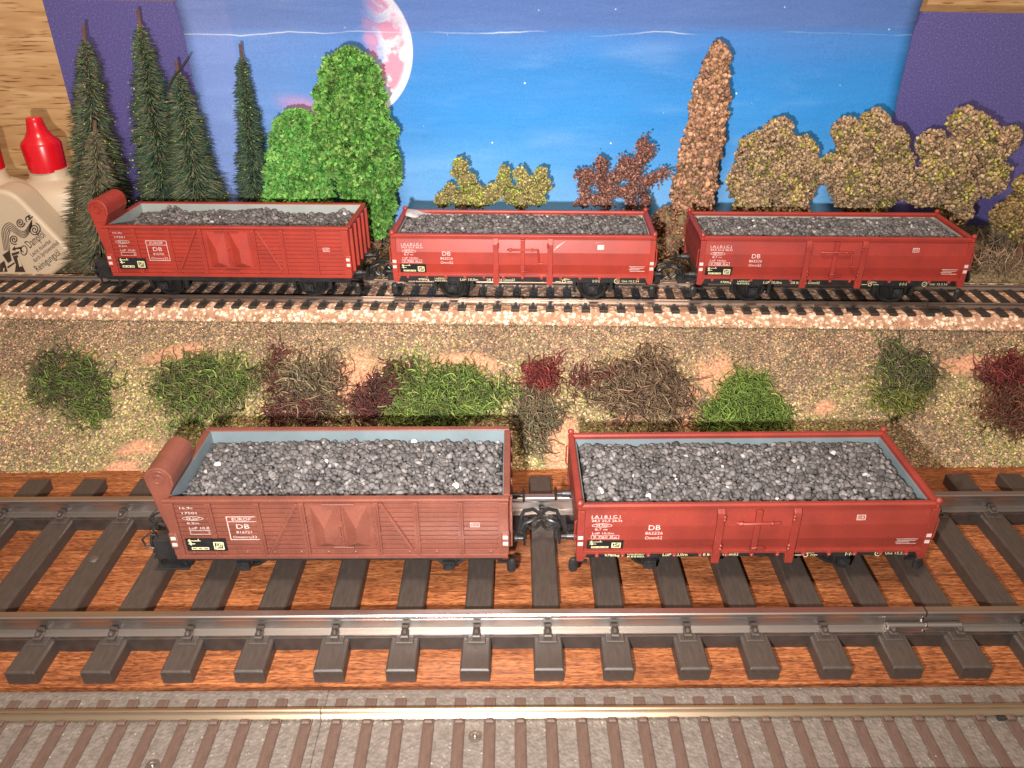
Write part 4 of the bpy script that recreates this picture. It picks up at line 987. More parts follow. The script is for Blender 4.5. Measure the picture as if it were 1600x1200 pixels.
# ================================================================== TREES
def spruce(uB, vB, YB_, uT, vT, YT, hwpx, label, cols, n=4200, tip=True, seed=0, bend=0, wire=None):
    r = np.random.default_rng(seed + 40); B = at_y(uB, vB, YB_); B.z = zf(B.x, B.y) ; T = at_y(uT, vT, YT)
    root = empty('spruce_tree', B, label, 'spruce tree', 'bottle-brush spruces')
    ax = T - B; Hh = ax.length; d = ax.normalized(); a = Vector((0, 1, 0)).cross(d).normalized(); b_ = d.cross(a)
    rad = hwpx * .88 * cm_per_px(B)
    t = MB(); t.tube([(0, 0, -.1)] + [tuple(ax * (k / 8) + a * bend * math.sin(k / 8 * 3.1)) for k in range(1, 9)], [.14, .13, .12, .11, .1, .09, .08, .07, .07], 8)
    for k in range(14):                                   # twisted wire grooves at the bare tip
        pass
    t.build('trunk', MT['trunk'], root, True)
    u = r.random(n) ** .72 * .95; u = .06 + (.94 - .03) * (1 - u) ; 
    u = np.sort(u); ang = r.uniform(0, 6.283, n)
    prof = np.clip((1 - u) / .97, 0, 1) ** .70 * rad * (1 + .10 * np.sin(u * 60 + seed)) * (1 + .10 * np.sin(ang * 3 + u * 14 + seed)) + .12
    prof *= np.clip((.95 - u) / .05, 0, 1) ** .6
    prof *= r.uniform(.72, 1.08, n)
    A, Bv, D = np.array(a), np.array(b_), np.array(d)
    dirr = np.cos(ang)[:, None] * A + np.sin(ang)[:, None] * Bv
    P0 = np.array(ax)[None] * u[:, None] + A[None] * (bend * np.sin(u * 3.1))[:, None]
    dz = r.normal(.02, .16, n) + .10 * (u > .8)
    dv = dirr + D[None] * dz[:, None]; dv += r.normal(0, .10, (n, 3)); dv /= np.linalg.norm(dv, axis=1)[:, None]
    mid = P0 + dv * prof[:, None] * .6; tipp = P0 + dv * prof[:, None] - np.array([0, 0, 1]) * (.10 * prof[:, None])
    s1 = np.cross(dv, D); s1 /= np.linalg.norm(s1, axis=1)[:, None] + 1e-9; s2 = np.cross(dv, s1); wd = r.uniform(.018, .030, n)[:, None]
    vv = np.stack([mid * 0 + P0 + dv * .03 + s1 * wd, P0 + dv * .03 - s1 * wd * .5 + s2 * wd, P0 + dv * .03 - s1 * wd * .5 - s2 * wd,
                   mid + s1 * wd, mid - s1 * wd * .5 + s2 * wd, mid - s1 * wd * .5 - s2 * wd, tipp], 1).reshape(-1, 3)
    fb = [(0, 1, 4, 3), (1, 2, 5, 4), (2, 0, 3, 5), (3, 4, 6), (4, 5, 6), (5, 3, 6)]
    fs = np.concatenate([np.array(f) for f in fb]); ls = np.array([len(f) for f in fb])
    L = (fs[None] + (np.arange(n) * 7)[:, None]).reshape(-1)
    c = pal(cols, n, .25); C = np.repeat(c, 7, 0)
    raw_mesh('crown', MT['needle'], vv, L, np.tile(ls, n), C, root)
    if tip:                                               # flecks of yellow-green flock on one side
        k = r.choice(n, 420); k = k[(ang[k] > 1.2) & (ang[k] < 4.6)] if seed % 2 == 0 else k[:90]
        ft = scatter('flock_tips', MT['chip'], CRUMB_B, tipp[k], r.uniform(.022, .05, len(k)), pal([(.42, .60, .05), (.30, .46, .04), (.5, .6, .12)], len(k)), parent=root); ft['kind'] = 'stuff'
    if wire:
        wmb = MB(); pts = [at_y(*q) - B for q in wire]; wmb.tube(pts, .045, 6); wmb.build('stray_wire', MT['black'], root, True)
    return root
DG = [(.065, .115, .060), (.09, .15, .07), (.05, .10, .075), (.15, .17, .08), (.18, .16, .09)]
BG = [(.15, .14, .08), (.19, .16, .095), (.10, .12, .065), (.22, .17, .10)]
spruce(158, 380, 34.6, 130, 38, 35.6, 62, 'tall spruce beside the red bottle cap, brownish upper needles', DG + [(.18, .13, .09)], n=6200, seed=1)
spruce(262, 350, 35.6, 215, 15, 36.6, 60, 'tallest dark green spruce with yellow-green flecks on its side', DG, n=5600, seed=2)
spruce(312, 345, 35.2, 275, 95, 35.9, 66, 'broad spruce with a stray black wire at its tip', DG, n=5000, seed=3, wire=[(262, 140, 35.2), (272, 120, 35.2), (283, 108, 35.2), (296, 88, 35.3)])
spruce(401, 345, 35.6, 375, 68, 36.6, 40, 'slender dark spruce next to the clipped light green tree', DG[:3] + [(.06, .08, .04)], n=4200, seed=5)
spruce(160, 420, 33.6, 148, 188, 33.9, 62, 'short brownish spruce in front, beside the brake shelter', BG, n=4200, seed=7)

def clump_tree(stations, Y, label, cols, n=5200, seed=0, depth=.75, name='leafy_tree'):
    """stations: (u_left, u_right, v) from bottom to top"""
    r = np.random.default_rng(seed + 90)
    pts = [((at_y((a + b) / 2, v, Y)), (b - a) / 2 * cm_per_px(at_y((a + b) / 2, v, Y))) for a, b, v in stations]
    B = pts[0][0].copy(); zg = zf(B.x, B.y)
    B.z = min(zg, B.z)
    root = empty(name, B, label, 'tree', 'light green leafy trees')
    zs = np.array([p[0].z for p in pts]); xs = np.array([p[0].x for p in pts]); rs = np.array([p[1] for p in pts]) - .16
    z = r.uniform(zs[0], zs[-1], n * 2); cx = np.interp(z, zs, xs); rr = np.interp(z, zs, rs)
    k = r.random(n * 2) < rr / rs.max(); z, cx, rr = z[k][:n], cx[k][:n], rr[k][:n]; m_ = len(z)
    ang = r.uniform(0, 6.283, m_)
    bump = .98 + .13 * np.sin(ang * 6 + z * 2.2 + seed) * np.sin(z * 6.3 + ang * 2) + .06 * np.sin(ang * 5 + z * 3.1 + seed) + .06 * np.sin(z * 9 + 2 * np.sin(ang * 3))
    dep = np.where(r.random(m_) < .25, r.uniform(.5, .8, m_), r.uniform(.84, 1.04, m_))
    hole = (noise2(ang * 2.2, z * 1.6, 1, seed) > .42); dep = np.where(hole, dep * .72, dep)
    x = cx + np.cos(ang) * rr * bump * dep; y = Y + np.sin(ang) * rr * bump * dep * depth
    # flat top filling
    kt = int(m_ * .06); a2 = r.uniform(0, 6.283, kt); q = np.sqrt(r.random(kt)); x = np.concatenate([x, xs[-1] + np.cos(a2) * q * rs[-1]]); y = np.concatenate([y, Y + np.sin(a2) * q * rs[-1] * depth]); z = np.concatenate([z, zs[-1] + .05 + .12 * (1 - q)])
    P = np.stack([x - B.x, y - B.y, z - B.z], 1); m2 = len(P)
    # orient clusters outwards
    nrm = np.concatenate([np.stack([np.cos(ang), np.sin(ang), np.full(m_, .35)], 1), np.tile([0, 0, 1.], (kt, 1))]); nrm += r.normal(0, .25, nrm.shape); nrm /= np.linalg.norm(nrm, axis=1)[:, None]
    t1 = np.cross(nrm, r.normal(size=(m2, 3))); t1 /= np.linalg.norm(t1, axis=1)[:, None]; t2 = np.cross(nrm, t1)
    Rm = np.stack([t1, t2, nrm], 2)
    scatter('crown', MT['leaf'], LEAF_B, P, r.uniform(.19, .31, m2), pal(cols, m2, .22), Rm, root)
    core = MB(); pr = [(max(.05, p[1] * .62), p[0].z - B.z) for p in pts]; core.lathe(pr, 'z', (0, 0, 0), 16, 1, depth)
    cxs = np.interp([v[2] + B.z for v in core.v], zs, xs) - B.x
    core.v = [(v[0] + c_, v[1] + (Y - B.y), v[2]) for v, c_ in zip(core.v, cxs)]
    core.build('crown_core', MT['trunk'], root, True)  # solid brown core inside the crown, showing between the leaf clusters
    tr = MB(); tr.tube([(0, 0, -.1), (0, 0, pts[0][0].z - B.z + .8)], .22, 10); tr.build('trunk', MT['trunk'], root, True)
    return root
LG = [(.12, .33, .055), (.17, .42, .08), (.06, .17, .03), (.24, .43, .10), (.30, .36, .10), (.04, .11, .025), (.33, .28, .12), (.14, .40, .085)]
clump_tree([(415, 520, 345), (413, 524, 300), (419, 518, 250), (424, 510, 212), (427, 503, 196), (431, 498, 187), (440, 488, 183)], 35.7, 'low clipped bright green tree between the slender spruce and the tall green tree', [(a * 1.12, b * 1.12, c * 1.2) for a, b, c in LG if b > .2 and b > a * 1.3], seed=1, n=4600)
clump_tree([(576, 602, 368), (556, 612, 345), (536, 620, 310), (524, 626, 280), (496, 624, 240), (492, 612, 190), (495, 600, 145), (499, 592, 115), (503, 587, 99), (510, 580, 91), (526, 564, 87)], 35.3, 'tall rounded bright green tree in front of the moon', LG[:4] + [(.17, .42, .08), (.24, .42, .10)], seed=2, n=7800)

def blob_tree(blobs, Y,  name, label, cat, cols, group=None, dens=110, size=(.055, .125), seed=0, wob=.10, trunk=None, squash=.8):
    r = np.random.default_rng(seed + 300)
    bl = []
    for u, v, rp in blobs:
        p = at_y(u, v, Y + r.uniform(-.25, .25)); bl.append((np.array(p), (rp - 4 if rp > 20 else rp + .8) * cm_per_px(p)))
    low = min(bl, key=lambda q: q[0][2] - q[1]); B = Vector((low[0][0], Y, 0)); B.z = zf(B.x, B.y)
    root = empty(name, B, label, cat, group); P = []; 
    for i, (c, rad) in enumerate(bl):
        n = int(4 * math.pi * rad * rad * dens); d = r.normal(size=(n, 3)); d /= np.linalg.norm(d, axis=1)[:, None]
        w_ = 1 + wob * (np.sin(d[:, 0] * 7 + i) * np.cos(d[:, 2] * 6 + 2 * i) + .7 * np.sin(d[:, 1] * 9 + d[:, 2] * 11 + i)) 
        q = c + d * rad * (w_ * r.uniform(.86, 1.03, n))[:, None] * np.array([1, squash, 1])
        keep = np.ones(n, bool)
        for j_, (c2, r2) in enumerate(bl):
            if j_ != i: keep &= np.linalg.norm((q - c2) / np.array([1, squash, 1]), axis=1) > r2 * .74
        P.append(q[keep])
    P = np.concatenate(P) - np.array(B); n = len(P)
    ph = noise2(P[:, 0], P[:, 2], 1.6, seed) > .1
    c = pal(cols[0], n, .25); c2 = pal(cols[1], n, .25); c = np.where((ph & (r.random(n) < .45))[:, None], c2, c)
    sc = r.uniform(size[0], size[1], n)
    scatter('crown', MT['crumb'], CRUMB_B, P, sc, c, None, root)
    core = MB()
    for c_, rad in bl:
        k0 = len(core.v); core.ball(tuple(np.array(c_) - np.array(B)), rad * .78, 12, 8)
        cy = c_[1] - B.y; core.v[k0:] = [(v[0], cy + (v[1] - cy) * squash, v[2]) for v in core.v[k0:]]
    core.build('crown_core', MT['core'], root, True)  # solid olive-brown balls filling the crown behind the crumbs
    tr = MB(); cz = low[0][2] - B.z; tr.tube([(0, 0, -.1), (.05, 0, max(.3, cz))], [.2, .14], 8); tr.build('trunk', MT['trunk'], root, True)
    return root
OB = [(.44, .295, .165), (.56, .385, .23), (.31, .205, .115), (.48, .36, .22), (.40, .25, .155)]
OG = [(.40, .36, .08), (.54, .47, .11), (.22, .23, .06), (.48, .35, .15)]
gO = 'olive brown foam trees'
blob_tree([(1215, 208, 27), (1184, 240, 36), (1245, 243, 33), (1168, 283, 34), (1245, 290, 34), (1205, 272, 46), (1175, 318, 32), (1236, 322, 30), (1262, 262, 18)], 35.0, 'olive_tree', 'rounded olive brown tree next to the tall brown poplar', 'tree', (OB, OG), gO, seed=1)
blob_tree([(1320, 204, 24), (1366, 196, 28), (1347, 232, 44), (1392, 224, 30), (1302, 266, 28), (1340, 290, 44), (1385, 284, 40), (1352, 318, 34), (1398, 258, 32)], 34.6, 'olive_tree', 'wide olive tree in front of the sheet edge, yellow-green patches low down', 'tree', (OB, OG), gO, seed=2)
blob_tree([(1504, 190, 25), (1522, 214, 38), (1572, 220, 24), (1552, 235, 28), (1455, 226, 26), (1484, 256, 42), (1545, 278, 32), (1492, 300, 38), (1445, 292, 34), (1500, 334, 16)], 34.3, 'olive_tree', 'olive tree with arms reaching sideways before the indigo card', 'tree', (OB, OG), gO, seed=3)
blob_tree([(1602, 290, 22), (1592, 322, 26), (1570, 338, 20), (1604, 350, 30)], 33.9, 'olive_tree', 'yellow-brown tree cut off by the edge beside the last wagon', 'tree', ([(.36, .24, .10), (.30, .2, .09)], OG), gO, seed=4)
PB = [(.48, .26, .16), (.60, .35, .22), (.36, .19, .12), (.54, .30, .17)]
ba = []
for k in range(26):
    f = k / 25; u = 1078 + (1124 - 1078) * f; v = 335 - (335 - 78) * f; ba.append((u + 3 * math.sin(k * 2.2), v, 35 - 8 * f - 14 * max(0, (f - .72) / .28) ** 1.5 + 2 * math.sin(k * 1.7)))
blob_tree(ba, 35.4, 'poplar_tree', 'tall narrow tan brown poplar in front of the blue sheet', 'tree', (PB, [(.45, .24, .12), (.36, .2, .14)]), None, seed=5, size=(.08, .16), wob=.10, dens=60)
YG = [(.44, .40, .13), (.36, .29, .11), (.52, .46, .16)]; YY = [(.46, .52, .08), (.32, .42, .07)]
blob_tree([(719, 258, 11), (715, 268, 10), (728, 282, 14), (738, 298, 16), (724, 312, 16), (704, 298, 11), (692, 312, 12), (745, 312, 14)], 35.4, 'shrub', 'small yellow-green shrub standing upright behind the scratched wagon', 'shrub', (YG, YY), 'yellow-green shrubs', seed=6, size=(.045, .085), dens=80)
blob_tree([(788, 268, 9), (787, 284, 12), (770, 302, 14), (798, 304, 14), (812, 272, 10), (822, 286, 13), (845, 272, 10), (848, 290, 13), (836, 306, 16), (814, 312, 14), (758, 308, 12)], 35.3, 'shrub', 'forked yellow-green shrub with several short arms behind the scratched wagon', 'shrub', (YG, YY), 'yellow-green shrubs', seed=7, size=(.045, .085), dens=80)
blob_tree([(1040, 345, 20), (1060, 362, 18), (1046, 378, 20), (1030, 392, 14), (1066, 345, 12)], 34.2, 'shrub', 'rusty brown shrub in the gap between the two steel wagons', 'shrub', ([(.36, .18, .10), (.26, .13, .08)], [(.30, .17, .08), (.2, .12, .07)]), None, seed=8, size=(.05, .1), dens=60)

# branching dark red plant
def branch_plant(paths, Y, label, cols, seed, name='shrub', thick=.13):
    r = np.random.default_rng(seed + 500); B = at_y(paths[0][0][0], paths[0][0][1], Y); B.z = zf(B.x, B.y)
    root = empty(name, B, label, 'shrub'); st = MB(); P = []
    for pth in paths:
        pts = [np.array(at_y(u, v, Y + r.uniform(-.35, .35))) - np.array(B) for u, v in pth]
        st.tube([tuple(p) for p in pts], .07, 6)
        for a, b2 in zip(pts[:-1], pts[1:]):
            n = int(np.linalg.norm(b2 - a) * 230); t = r.random((n, 1)); P.append(a + (b2 - a) * t + r.normal(0, thick, (n, 3)))
    st.build('stem', MT['trunk'], root, True); P = np.concatenate(P)
    scatter('crown', MT['crumb'], CRUMB_B, P, r.uniform(.04, .095, len(P)), pal(cols, len(P), .25), None, root); return root
branch_plant([[(985, 345), (985, 310), (990, 280), (1000, 250), (1005, 218)], [(990, 285), (1012, 285), (1040, 268)], [(1000, 255), (1014, 240), (1012, 232)], [(995, 262), (978, 250), (972, 262), (960, 285)], [(950, 330), (945, 300), (938, 280), (920, 272), (902, 276)], [(938, 282), (942, 262), (936, 252)], [(945, 300), (970, 300), (990, 300)], [(920, 272), (910, 290), (915, 305)], [(1000, 300), (1010, 310), (1005, 325)], [(900, 318), (925, 312), (950, 318)], [(985, 270), (968, 275), (955, 280), (948, 292)]],
             35.4, 'dark maroon branching plant behind the scratched wagon', [(.26, .11, .085), (.36, .17, .13), (.19, .08, .065), (.42, .23, .17)], 1)

# ------------------------------------------------------------------ lichen tufts
def lichen(u, v, wpx, hpx, label, cols, seed, n=170, thick=.55, name='lichen_bush', rad=.024, poly=None, curl=.55, strand=1.0, grp='lichen bushes on the slope'):
    r = np.random.default_rng(seed + 700); C = ground(u, v)
    root_loc = C.copy(); V = []; L = []; S = []; CC = []; off = 0; seg = 9
    k1 = cm_per_px(C)
    for i in range(n):
        for _ in range(30):
            if poly is None:
                a = r.uniform(0, 6.283); q = math.sqrt(r.random()) * (1 + .20 * math.sin(3 * a + seed) + .14 * math.sin(7 * a + 2 * seed) + .12 * math.sin(2 * a - seed)); q = q if r.random() < .9 else q * 1.15; uu, vv = u + wpx * q * math.cos(a), v + hpx * q * math.sin(a)
            else:
                uu, vv = r.uniform(u - wpx, u + wpx), r.uniform(v - hpx, v + hpx)
                if not poly(uu, vv): continue
            break
        p = np.array(ground(uu, vv)); hgt = thick * .85 * (1 - .75 * (((uu - u) / wpx) ** 2 + ((vv - v) / hpx) ** 2) / 1.3) * r.random() ** .7
        p[1] -= hgt * .35; p[2] += hgt * .9
        d = r.normal(size=3) * [1, .7, .6]; d /= np.linalg.norm(d); ax = r.normal(size=3); ax /= np.linalg.norm(ax)
        pts = [p]; step = r.uniform(.07, .13) * strand
        for s in range(seg - 1):
            ax = ax + r.normal(0, .5, 3); ax /= np.linalg.norm(ax)
            d = d + np.cross(ax, d) * curl + r.normal(0, .22, 3); d /= np.linalg.norm(d); 
            nxt = pts[-1] + d * step
            zg = zf(nxt[0], nxt[1]) + .02
            if nxt[2] < zg: nxt[2] = zg; d[2] = abs(d[2])
            pts.append(nxt)
        rr = rad * r.choice([.45, .7, 1.0, 1.35]); c = pal(cols, 1, .28)[0] * .84 + np.array([.15, .12, .07]) * .16; ring = []
        for s, q in enumerate(pts):
            dd = pts[min(s + 1, seg - 1)] - pts[max(s - 1, 0)]; dd = dd / (np.linalg.norm(dd) + 1e-9)
            a1 = np.cross(dd, [.3, .5, .81]); a1 /= np.linalg.norm(a1) + 1e-9; a2 = np.cross(dd, a1); t = rr * (1 - .5 * abs(s / (seg - 1) - .4))
            ring.append([q + t * (a1 * math.cos(o_) + a2 * math.sin(o_)) for o_ in (0, 2.094, 4.189)])
        V.append(np.array(ring).reshape(-1, 3)); CC.append(np.repeat(c[None], seg * 3, 0))
        for s in range(seg - 1):
            for k in range(3):
                L += [off + s * 3 + k, off + s * 3 + (k + 1) % 3, off + (s + 1) * 3 + (k + 1) % 3, off + (s + 1) * 3 + k]; S.append(4)
        off += seg * 3
    V = np.concatenate(V) - np.array(root_loc)
    o = raw_mesh(name, MT['strand'], V, np.array(L), np.array(S), np.concatenate(CC), None, True); o.location = root_loc
    tag(o, label, 'bush', grp); return o
GR = [(.15, .25, .04), (.21, .32, .06), (.10, .16, .035), (.27, .34, .09), (.07, .10, .03), (.18, .15, .07)]
GD = [(.10, .14, .04), (.13, .20, .04), (.09, .08, .045), (.15, .24, .05), (.12, .09, .05)]
BGR = [(.12, .21, .035), (.17, .28, .045), (.23, .34, .065), (.07, .13, .03), (.28, .34, .09), (.10, .11, .04)]
MR = [(.15, .03, .032), (.20, .045, .042), (.10, .028, .03), (.15, .06, .05)]
CR = [(.22, .018, .024), (.16, .018, .022), (.28, .04, .04)]
BR = [(.22, .13, .08), (.28, .18, .11), (.15, .09, .06), (.33, .24, .15), (.12, .07, .05)]
GB = [(.15, .13, .07), (.20, .18, .10), (.10, .09, .055), (.26, .22, .13)]
lichen(112, 600, 66, 40, 'dark green lichen bush nearest the slope end with the bottles', GD, 1, 620)
lichen(150, 645, 26, 26, 'small fresh green tuft hanging below the dark green lichen', GR, 2, 170, .4)
lichen(326, 612, 76, 48, 'large grass green lichen bush behind the brake shelter', GR + [(.2, .17, .08)], 3, 950, .65, strand=1.2)
lichen(432, 608, 18, 62, 'tall thin maroon sprig rising towards the crest', MR, 4, 230, .4, poly=lambda a, b: abs(a - 432 - 8 * math.sin(b / 14)) < 8 + max(0, b - 600) * .22)
lichen(492, 612, 46, 46, 'grey-brown straw lichen with reddish lower strands beside the maroon sprig', BR + GB, 5, 420, .45, strand=1.4)
lichen(480, 648, 34, 17, 'wine red lichen under the straw bush', MR, 6, 200, .4)
lichen(596, 620, 42, 40, 'dark maroon curled lichen against the bright green bush', MR[:1] + [(.13, .04, .04), (.09, .03, .03)], 7, 520, .55, poly=lambda a, b: abs((a - 596) * .6 + (b - 620) * .8) < 20, rad=.03)
lichen(692, 626, 94, 44, 'widest bright green lichen bush at the middle of the slope', BGR, 8, 1500, .7)
lichen(838, 658, 38, 48, 'dull grey-brown lichen above the gap between the front wagons', GB + BR[:2], 9, 560, .5)
lichen(846, 594, 26, 24, 'small crimson lichen curl', CR, 10, 240, .4, rad=.03)
lichen(925, 596, 40, 20, 'purple-red sprig trailing across the slope', MR + CR[:1], 11, 110, .3, poly=lambda a, b: abs((a - 925) * .35 + (b - 596)) < 9 or abs(a - 915 - (b - 600) * .3) < 5)
lichen(1005, 618, 76, 50, 'broad chestnut brown lichen mass', BR, 12, 950, .6, strand=1.3)
lichen(1158, 632, 72, 42, 'triangular vivid green lichen behind the steel wagon', BGR[:3] + GR[:2], 13, 950, .6, poly=lambda a, b: abs(a - 1162) < 12 + (b - 588) * .85)
lichen(1412, 588, 46, 42, 'grey olive lichen high on the slope', GB + GD[:2], 14, 620, .5)
lichen(1400, 628, 40, 18, 'yellow-green moss skirt below the grey olive lichen', [(.30, .30, .05), (.22, .26, .05), (.15, .16, .05)], 15, 260, .25)
lichen(1566, 588, 32, 28, 'crimson lichen near the slope end with the olive trees', CR + MR[:2], 16, 330, .5)
lichen(1580, 645, 42, 38, 'brown-red lichen below the crimson one', [(.26, .08, .05), (.18, .06, .04), (.12, .06, .04)], 17, 480, .5)
lichen(1548, 412, 52, 22, 'loose straw on the ground beyond the last rear wagon', [(.40, .27, .17), (.30, .19, .12), (.5, .36, .24)], 18, 260, .25, name='straw_tuft', strand=1.4, curl=.25, grp=None)
lichen(590, 398, 34, 22, 'dry brown tuft in the gap behind the planked wagon', [(.33, .22, .13), (.24, .14, .08)], 19, 200, .3, name='straw_tuft', strand=1.2, grp=None)
lichen(1078, 400, 30, 28, 'brown tuft behind the coupling of the two steel wagons', [(.34, .2, .11), (.24, .14, .08)], 20, 240, .4, name='straw_tuft', strand=1.2, grp=None)

# ================================================================== OIL BOTTLES
def round_bottle(uc, vc_base, vc_top, Y, label):
    cb = at_y(uc, vc_base, Y); ctp = at_y(uc, vc_top, Y); zg = zf(cb.x, cb.y) - .02
    root = empty('oil_bottle', (cb.x, Y, zg), label, 'bottle', 'cream oil bottles with red caps'); zc = cb.z - zg; hc = ctp.z - cb.z
    b = MB(); b.lathe([(1.6, 0), (1.9, .1), (2.0, .5), (2.0, zc - 1.5), (1.9, zc - 1.0), (1.6, zc - .62), (1.15, zc - .42), (.92, zc - .32), (.86, zc - .1), (.86, zc + .1)], 'z', (0, 0, 0), 40, 1, .8); b.build('bottle_body', MT['cream'], root, True)
    c = MB(); n = 60; prof = [(.72, 0), (.78, .03), (.84, .50 * hc), (.78, .56 * hc), (.58, .64 * hc), (.42, .76 * hc), (.35, .9 * hc), (.33, .97 * hc), (.27, hc)]
    vs = []; 
    for i, (r_, h_) in enumerate(prof):
        for k in range(n):
            a = 2 * math.pi * k / n; rr = r_ - (.022 if (k % 2 and 0 < i < 3) else 0); vs.append((rr * math.cos(a), rr * math.sin(a), zc + h_))
    c.add(vs, [(i * n + k, i * n + (k + 1) % n, (i + 1) * n + (k + 1) % n, (i + 1) * n + k) for i in range(len(prof) - 1) for k in range(n)] + [tuple(range((len(prof) - 1) * n, len(prof) * n))])
    c.build('cap', MT['cap'], root, True); return root
round_bottle(76, 266, 183, 36.0, 'upright cream bottle with ribbed red nozzle cap beside the spruce')
round_bottle(-22, 268, 170, 34.9, 'cream bottle whose red cap is cut off by the edge')
# tilted flat bottle with printed front
YD = 33.1; tilt = math.radians(33)
cr_ = at_y(119, 402, YD); zg = zf(cr_.x, cr_.y)
fb_ = empty('oil_bottle', (cr_.x, YD, zg), 'tilted flat cream bottle printed with a steam engine and oil instructions', 'bottle')
fw, fh, ft = 4.6, 5.2, 1.5
def loc_pt(a, h):                                 # a to the left along the base (<=0), h up the bottle
    x = a * math.cos(tilt) - h * math.sin(tilt); z = a * math.sin(tilt) * 1.0 + h * math.cos(tilt); return x, z
body = MB(); outl = []
def arc(cx, cz, r, a0, a1, n=6): return [(cx + r * math.cos(a0 + (a1 - a0) * k / n), cz + r * math.sin(a0 + (a1 - a0) * k / n)) for k in range(n + 1)]
outl += arc(-.35, .35, .35, -math.pi / 2, 0); outl += arc(-1.1, 3.0, 1.1, 0, math.pi / 2, 10); outl += [(-1.7, 4.25)]
outl += [(-2.9, 4.25)]; outl += arc(-fw + 1.1, 3.0, 1.1, math.pi / 2, math.pi, 10); outl += arc(-fw + .35, .35, .35, math.pi, 1.5 * math.pi)
c0 = cr_.z - zg
prof = [loc_pt(a, h) for a, h in outl]
body.prism_y([(x, z + c0) for x, z in prof], 0, ft); bo = body.build('bottle_body', MT['cream'], fb_, bevel=.18); 
for md in bo.modifiers: md.segments = 5
shade(bo.data, .5)
nk = MB(); q0 = loc_pt(-2.3, 4.2); q1 = loc_pt(-2.3, 4.5); q2 = loc_pt(-2.3, 6.4); nk.tube([(q0[0], ft / 2, q0[1] + c0), (q1[0], ft / 2, q1[1] + c0)], .6, 20); nk.build('neck', MT['cream'], fb_, True)
nk = MB(); qm = loc_pt(-2.3, 5.7); nk.tube([(q1[0], ft / 2, q1[1] + c0), (qm[0], ft / 2, qm[1] + c0), (q2[0], ft / 2, q2[1] + c0)], [.72, .7, .3], 20); nk.build('cap', MT['cap'], fb_, True)
pr = MB()
def label_text(txt, u, v, size, width=None):
    p = at_y(u, v, YD); vs, fs = glyphs(txt); xs_ = [p_[0] for p_ in vs]; sx = size if width is None else width / (max(xs_) - min(xs_)); x0 = min(xs_)
    ct_, st_ = math.cos(tilt), math.sin(tilt)
    pr.add([(p.x - cr_.x + (q[0] - x0) * sx * ct_ - q[1] * size * st_, -.012, p.z - zg + (q[0] - x0) * sx * st_ + q[1] * size * ct_) for q in vs], fs)
def strip(pts, wd, yy=-.012, closed=False):
    P_ = [at_y(u, v, YD) for u, v in pts]; P_ = [(p.x - cr_.x, p.z - zg) for p in P_]; vs = []
    for i, (x, z) in enumerate(P_):
        a = P_[max(i - 1, 0)]; c = P_[min(i + 1, len(P_) - 1)]; dx, dz = c[0] - a[0], c[1] - a[1]; l = math.hypot(dx, dz) + 1e-9
        vs += [(x - dz / l * wd, yy, z + dx / l * wd), (x + dz / l * wd, yy, z - dx / l * wd)]
    pr.add(vs, [(2 * i, 2 * i + 2, 2 * i + 3, 2 * i + 1) for i in range(len(P_) - 1)])
def polyf(pts, yy=-.012):
    P_ = [at_y(u, v, YD) for u, v in pts]; pr.add([(p.x - cr_.x, yy, p.z - zg) for p in P_], [tuple(range(len(P_)))])
def smooth_pts(pts, n=5):
    out = []
    for i in range(len(pts) - 1):
        p0, p1, p2, p3 = pts[max(i - 1, 0)], pts[i], pts[i + 1], pts[min(i + 2, len(pts) - 1)]
        for k in range(n):
            t = k / n; out.append(tuple(.5 * (2 * b_ + (c_ - a_) * t + (2 * a_ - 5 * b_ + 4 * c_ - d_) * t * t + (-a_ + 3 * b_ - 3 * c_ + d_) * t ** 3) for a_, b_, c_, d_ in zip(p0, p1, p2, p3)))
    return out + [pts[-1]]
label_text('Dampföl', 47.5, 388, .50, 1.02)
label_text('Leicht dosierbar', 51, 401, .25, 1.26)
label_text('durch Spritzverschluß', 55, 410, .27, 1.60)
label_text('Reinigungsöl', 60, 424.5, .42, 1.5)
Z8 = lambda x, y: (x / 8.57, 320 + y / 8.57)
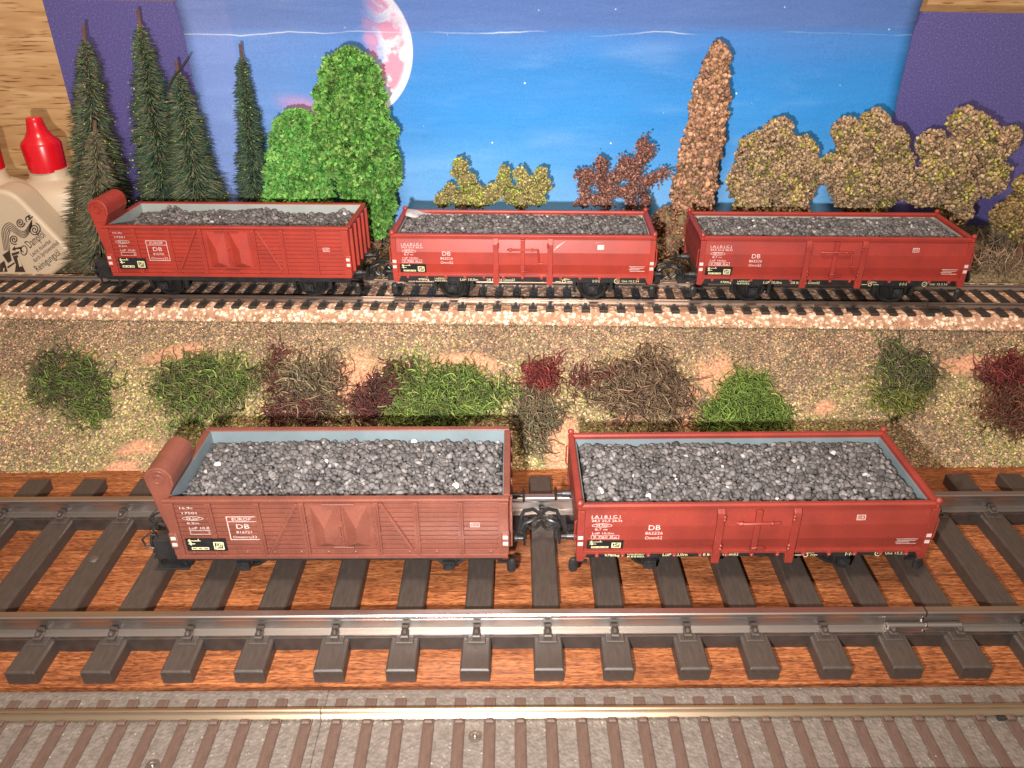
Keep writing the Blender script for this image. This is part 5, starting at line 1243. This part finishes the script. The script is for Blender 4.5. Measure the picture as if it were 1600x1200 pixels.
for k in range(5):                                   # smoke plume lines
    d_ = k * 24
    strip(smooth_pts([Z8(60 + d_ * .75, 610), Z8(28 + d_ * .9, 400 + d_ * .3), Z8(50 + d_ * .8, 290 + d_), Z8(120 + d_ * .2, 240 + d_ * 1.05), Z8(190 - d_ * .1, 275 + d_ * .9), Z8(260, 340 + d_ * .8), Z8(330, 350 + d_ * .9), Z8(380 + d_ * .1, 290 + d_ * .9), Z8(430, 200 + d_ * .6)]), .015)
def spiral(cx, cy, r0, turns, ph): strip([Z8(cx + r0 * (1 - t) * math.cos(ph + t * turns * 6.283), cy + r0 * 1.05 * (1 - t) * math.sin(ph + t * turns * 6.283)) for t in [i / 40 for i in range(38)]], .024)
spiral(275, 240, 60, 2.2, 0); spiral(190, 465, 62, 2.2, 1); spiral(465, 330, 82, 2.6, -1.4); spiral(385, 185, 45, 1.2, 2); spiral(400, 150, 35, 1.0, 0)
polyf([Z8(35, 670), Z8(130, 605), Z8(160, 745), Z8(110, 780)]); polyf([Z8(155, 650), Z8(255, 620), Z8(262, 650), Z8(165, 685)])
polyf([Z8(170, 690), Z8(235, 670), Z8(345, 900), Z8(200, 900), Z8(215, 800)]); polyf([Z8(95, 830), Z8(195, 765), Z8(200, 785), Z8(110, 850)])
polyf([Z8(0, 790), Z8(60, 745), Z8(105, 895), Z8(0, 900)]); polyf([Z8(160, 600), Z8(200, 550), Z8(205, 575), Z8(285, 560), Z8(300, 640), Z8(270, 590), Z8(210, 595), Z8(208, 615)])
strip([Z8(322 + 42 * math.cos(a), 610 + 62 * math.sin(a)) for a in [6.3 * k / 24 for k in range(25)]], .022); label_text('1', 37, 394.5, .36)
pr.build('printed_label', MT['ink'], fb_)
cr2 = MB()
def cream_poly(pts): 
    P_ = [at_y(u, v, YD) for u, v in pts]; cr2.add([(p.x - cr_.x, -.02, p.z - zg) for p in P_], [tuple(range(len(P_)))])
cream_poly([Z8(232, 705), Z8(262, 700), Z8(300, 820), Z8(262, 830)]); cream_poly([Z8(50, 840), Z8(66, 850), Z8(60, 890), Z8(40, 890)])
cr2.build('label_gap', MT['cream'], fb_)
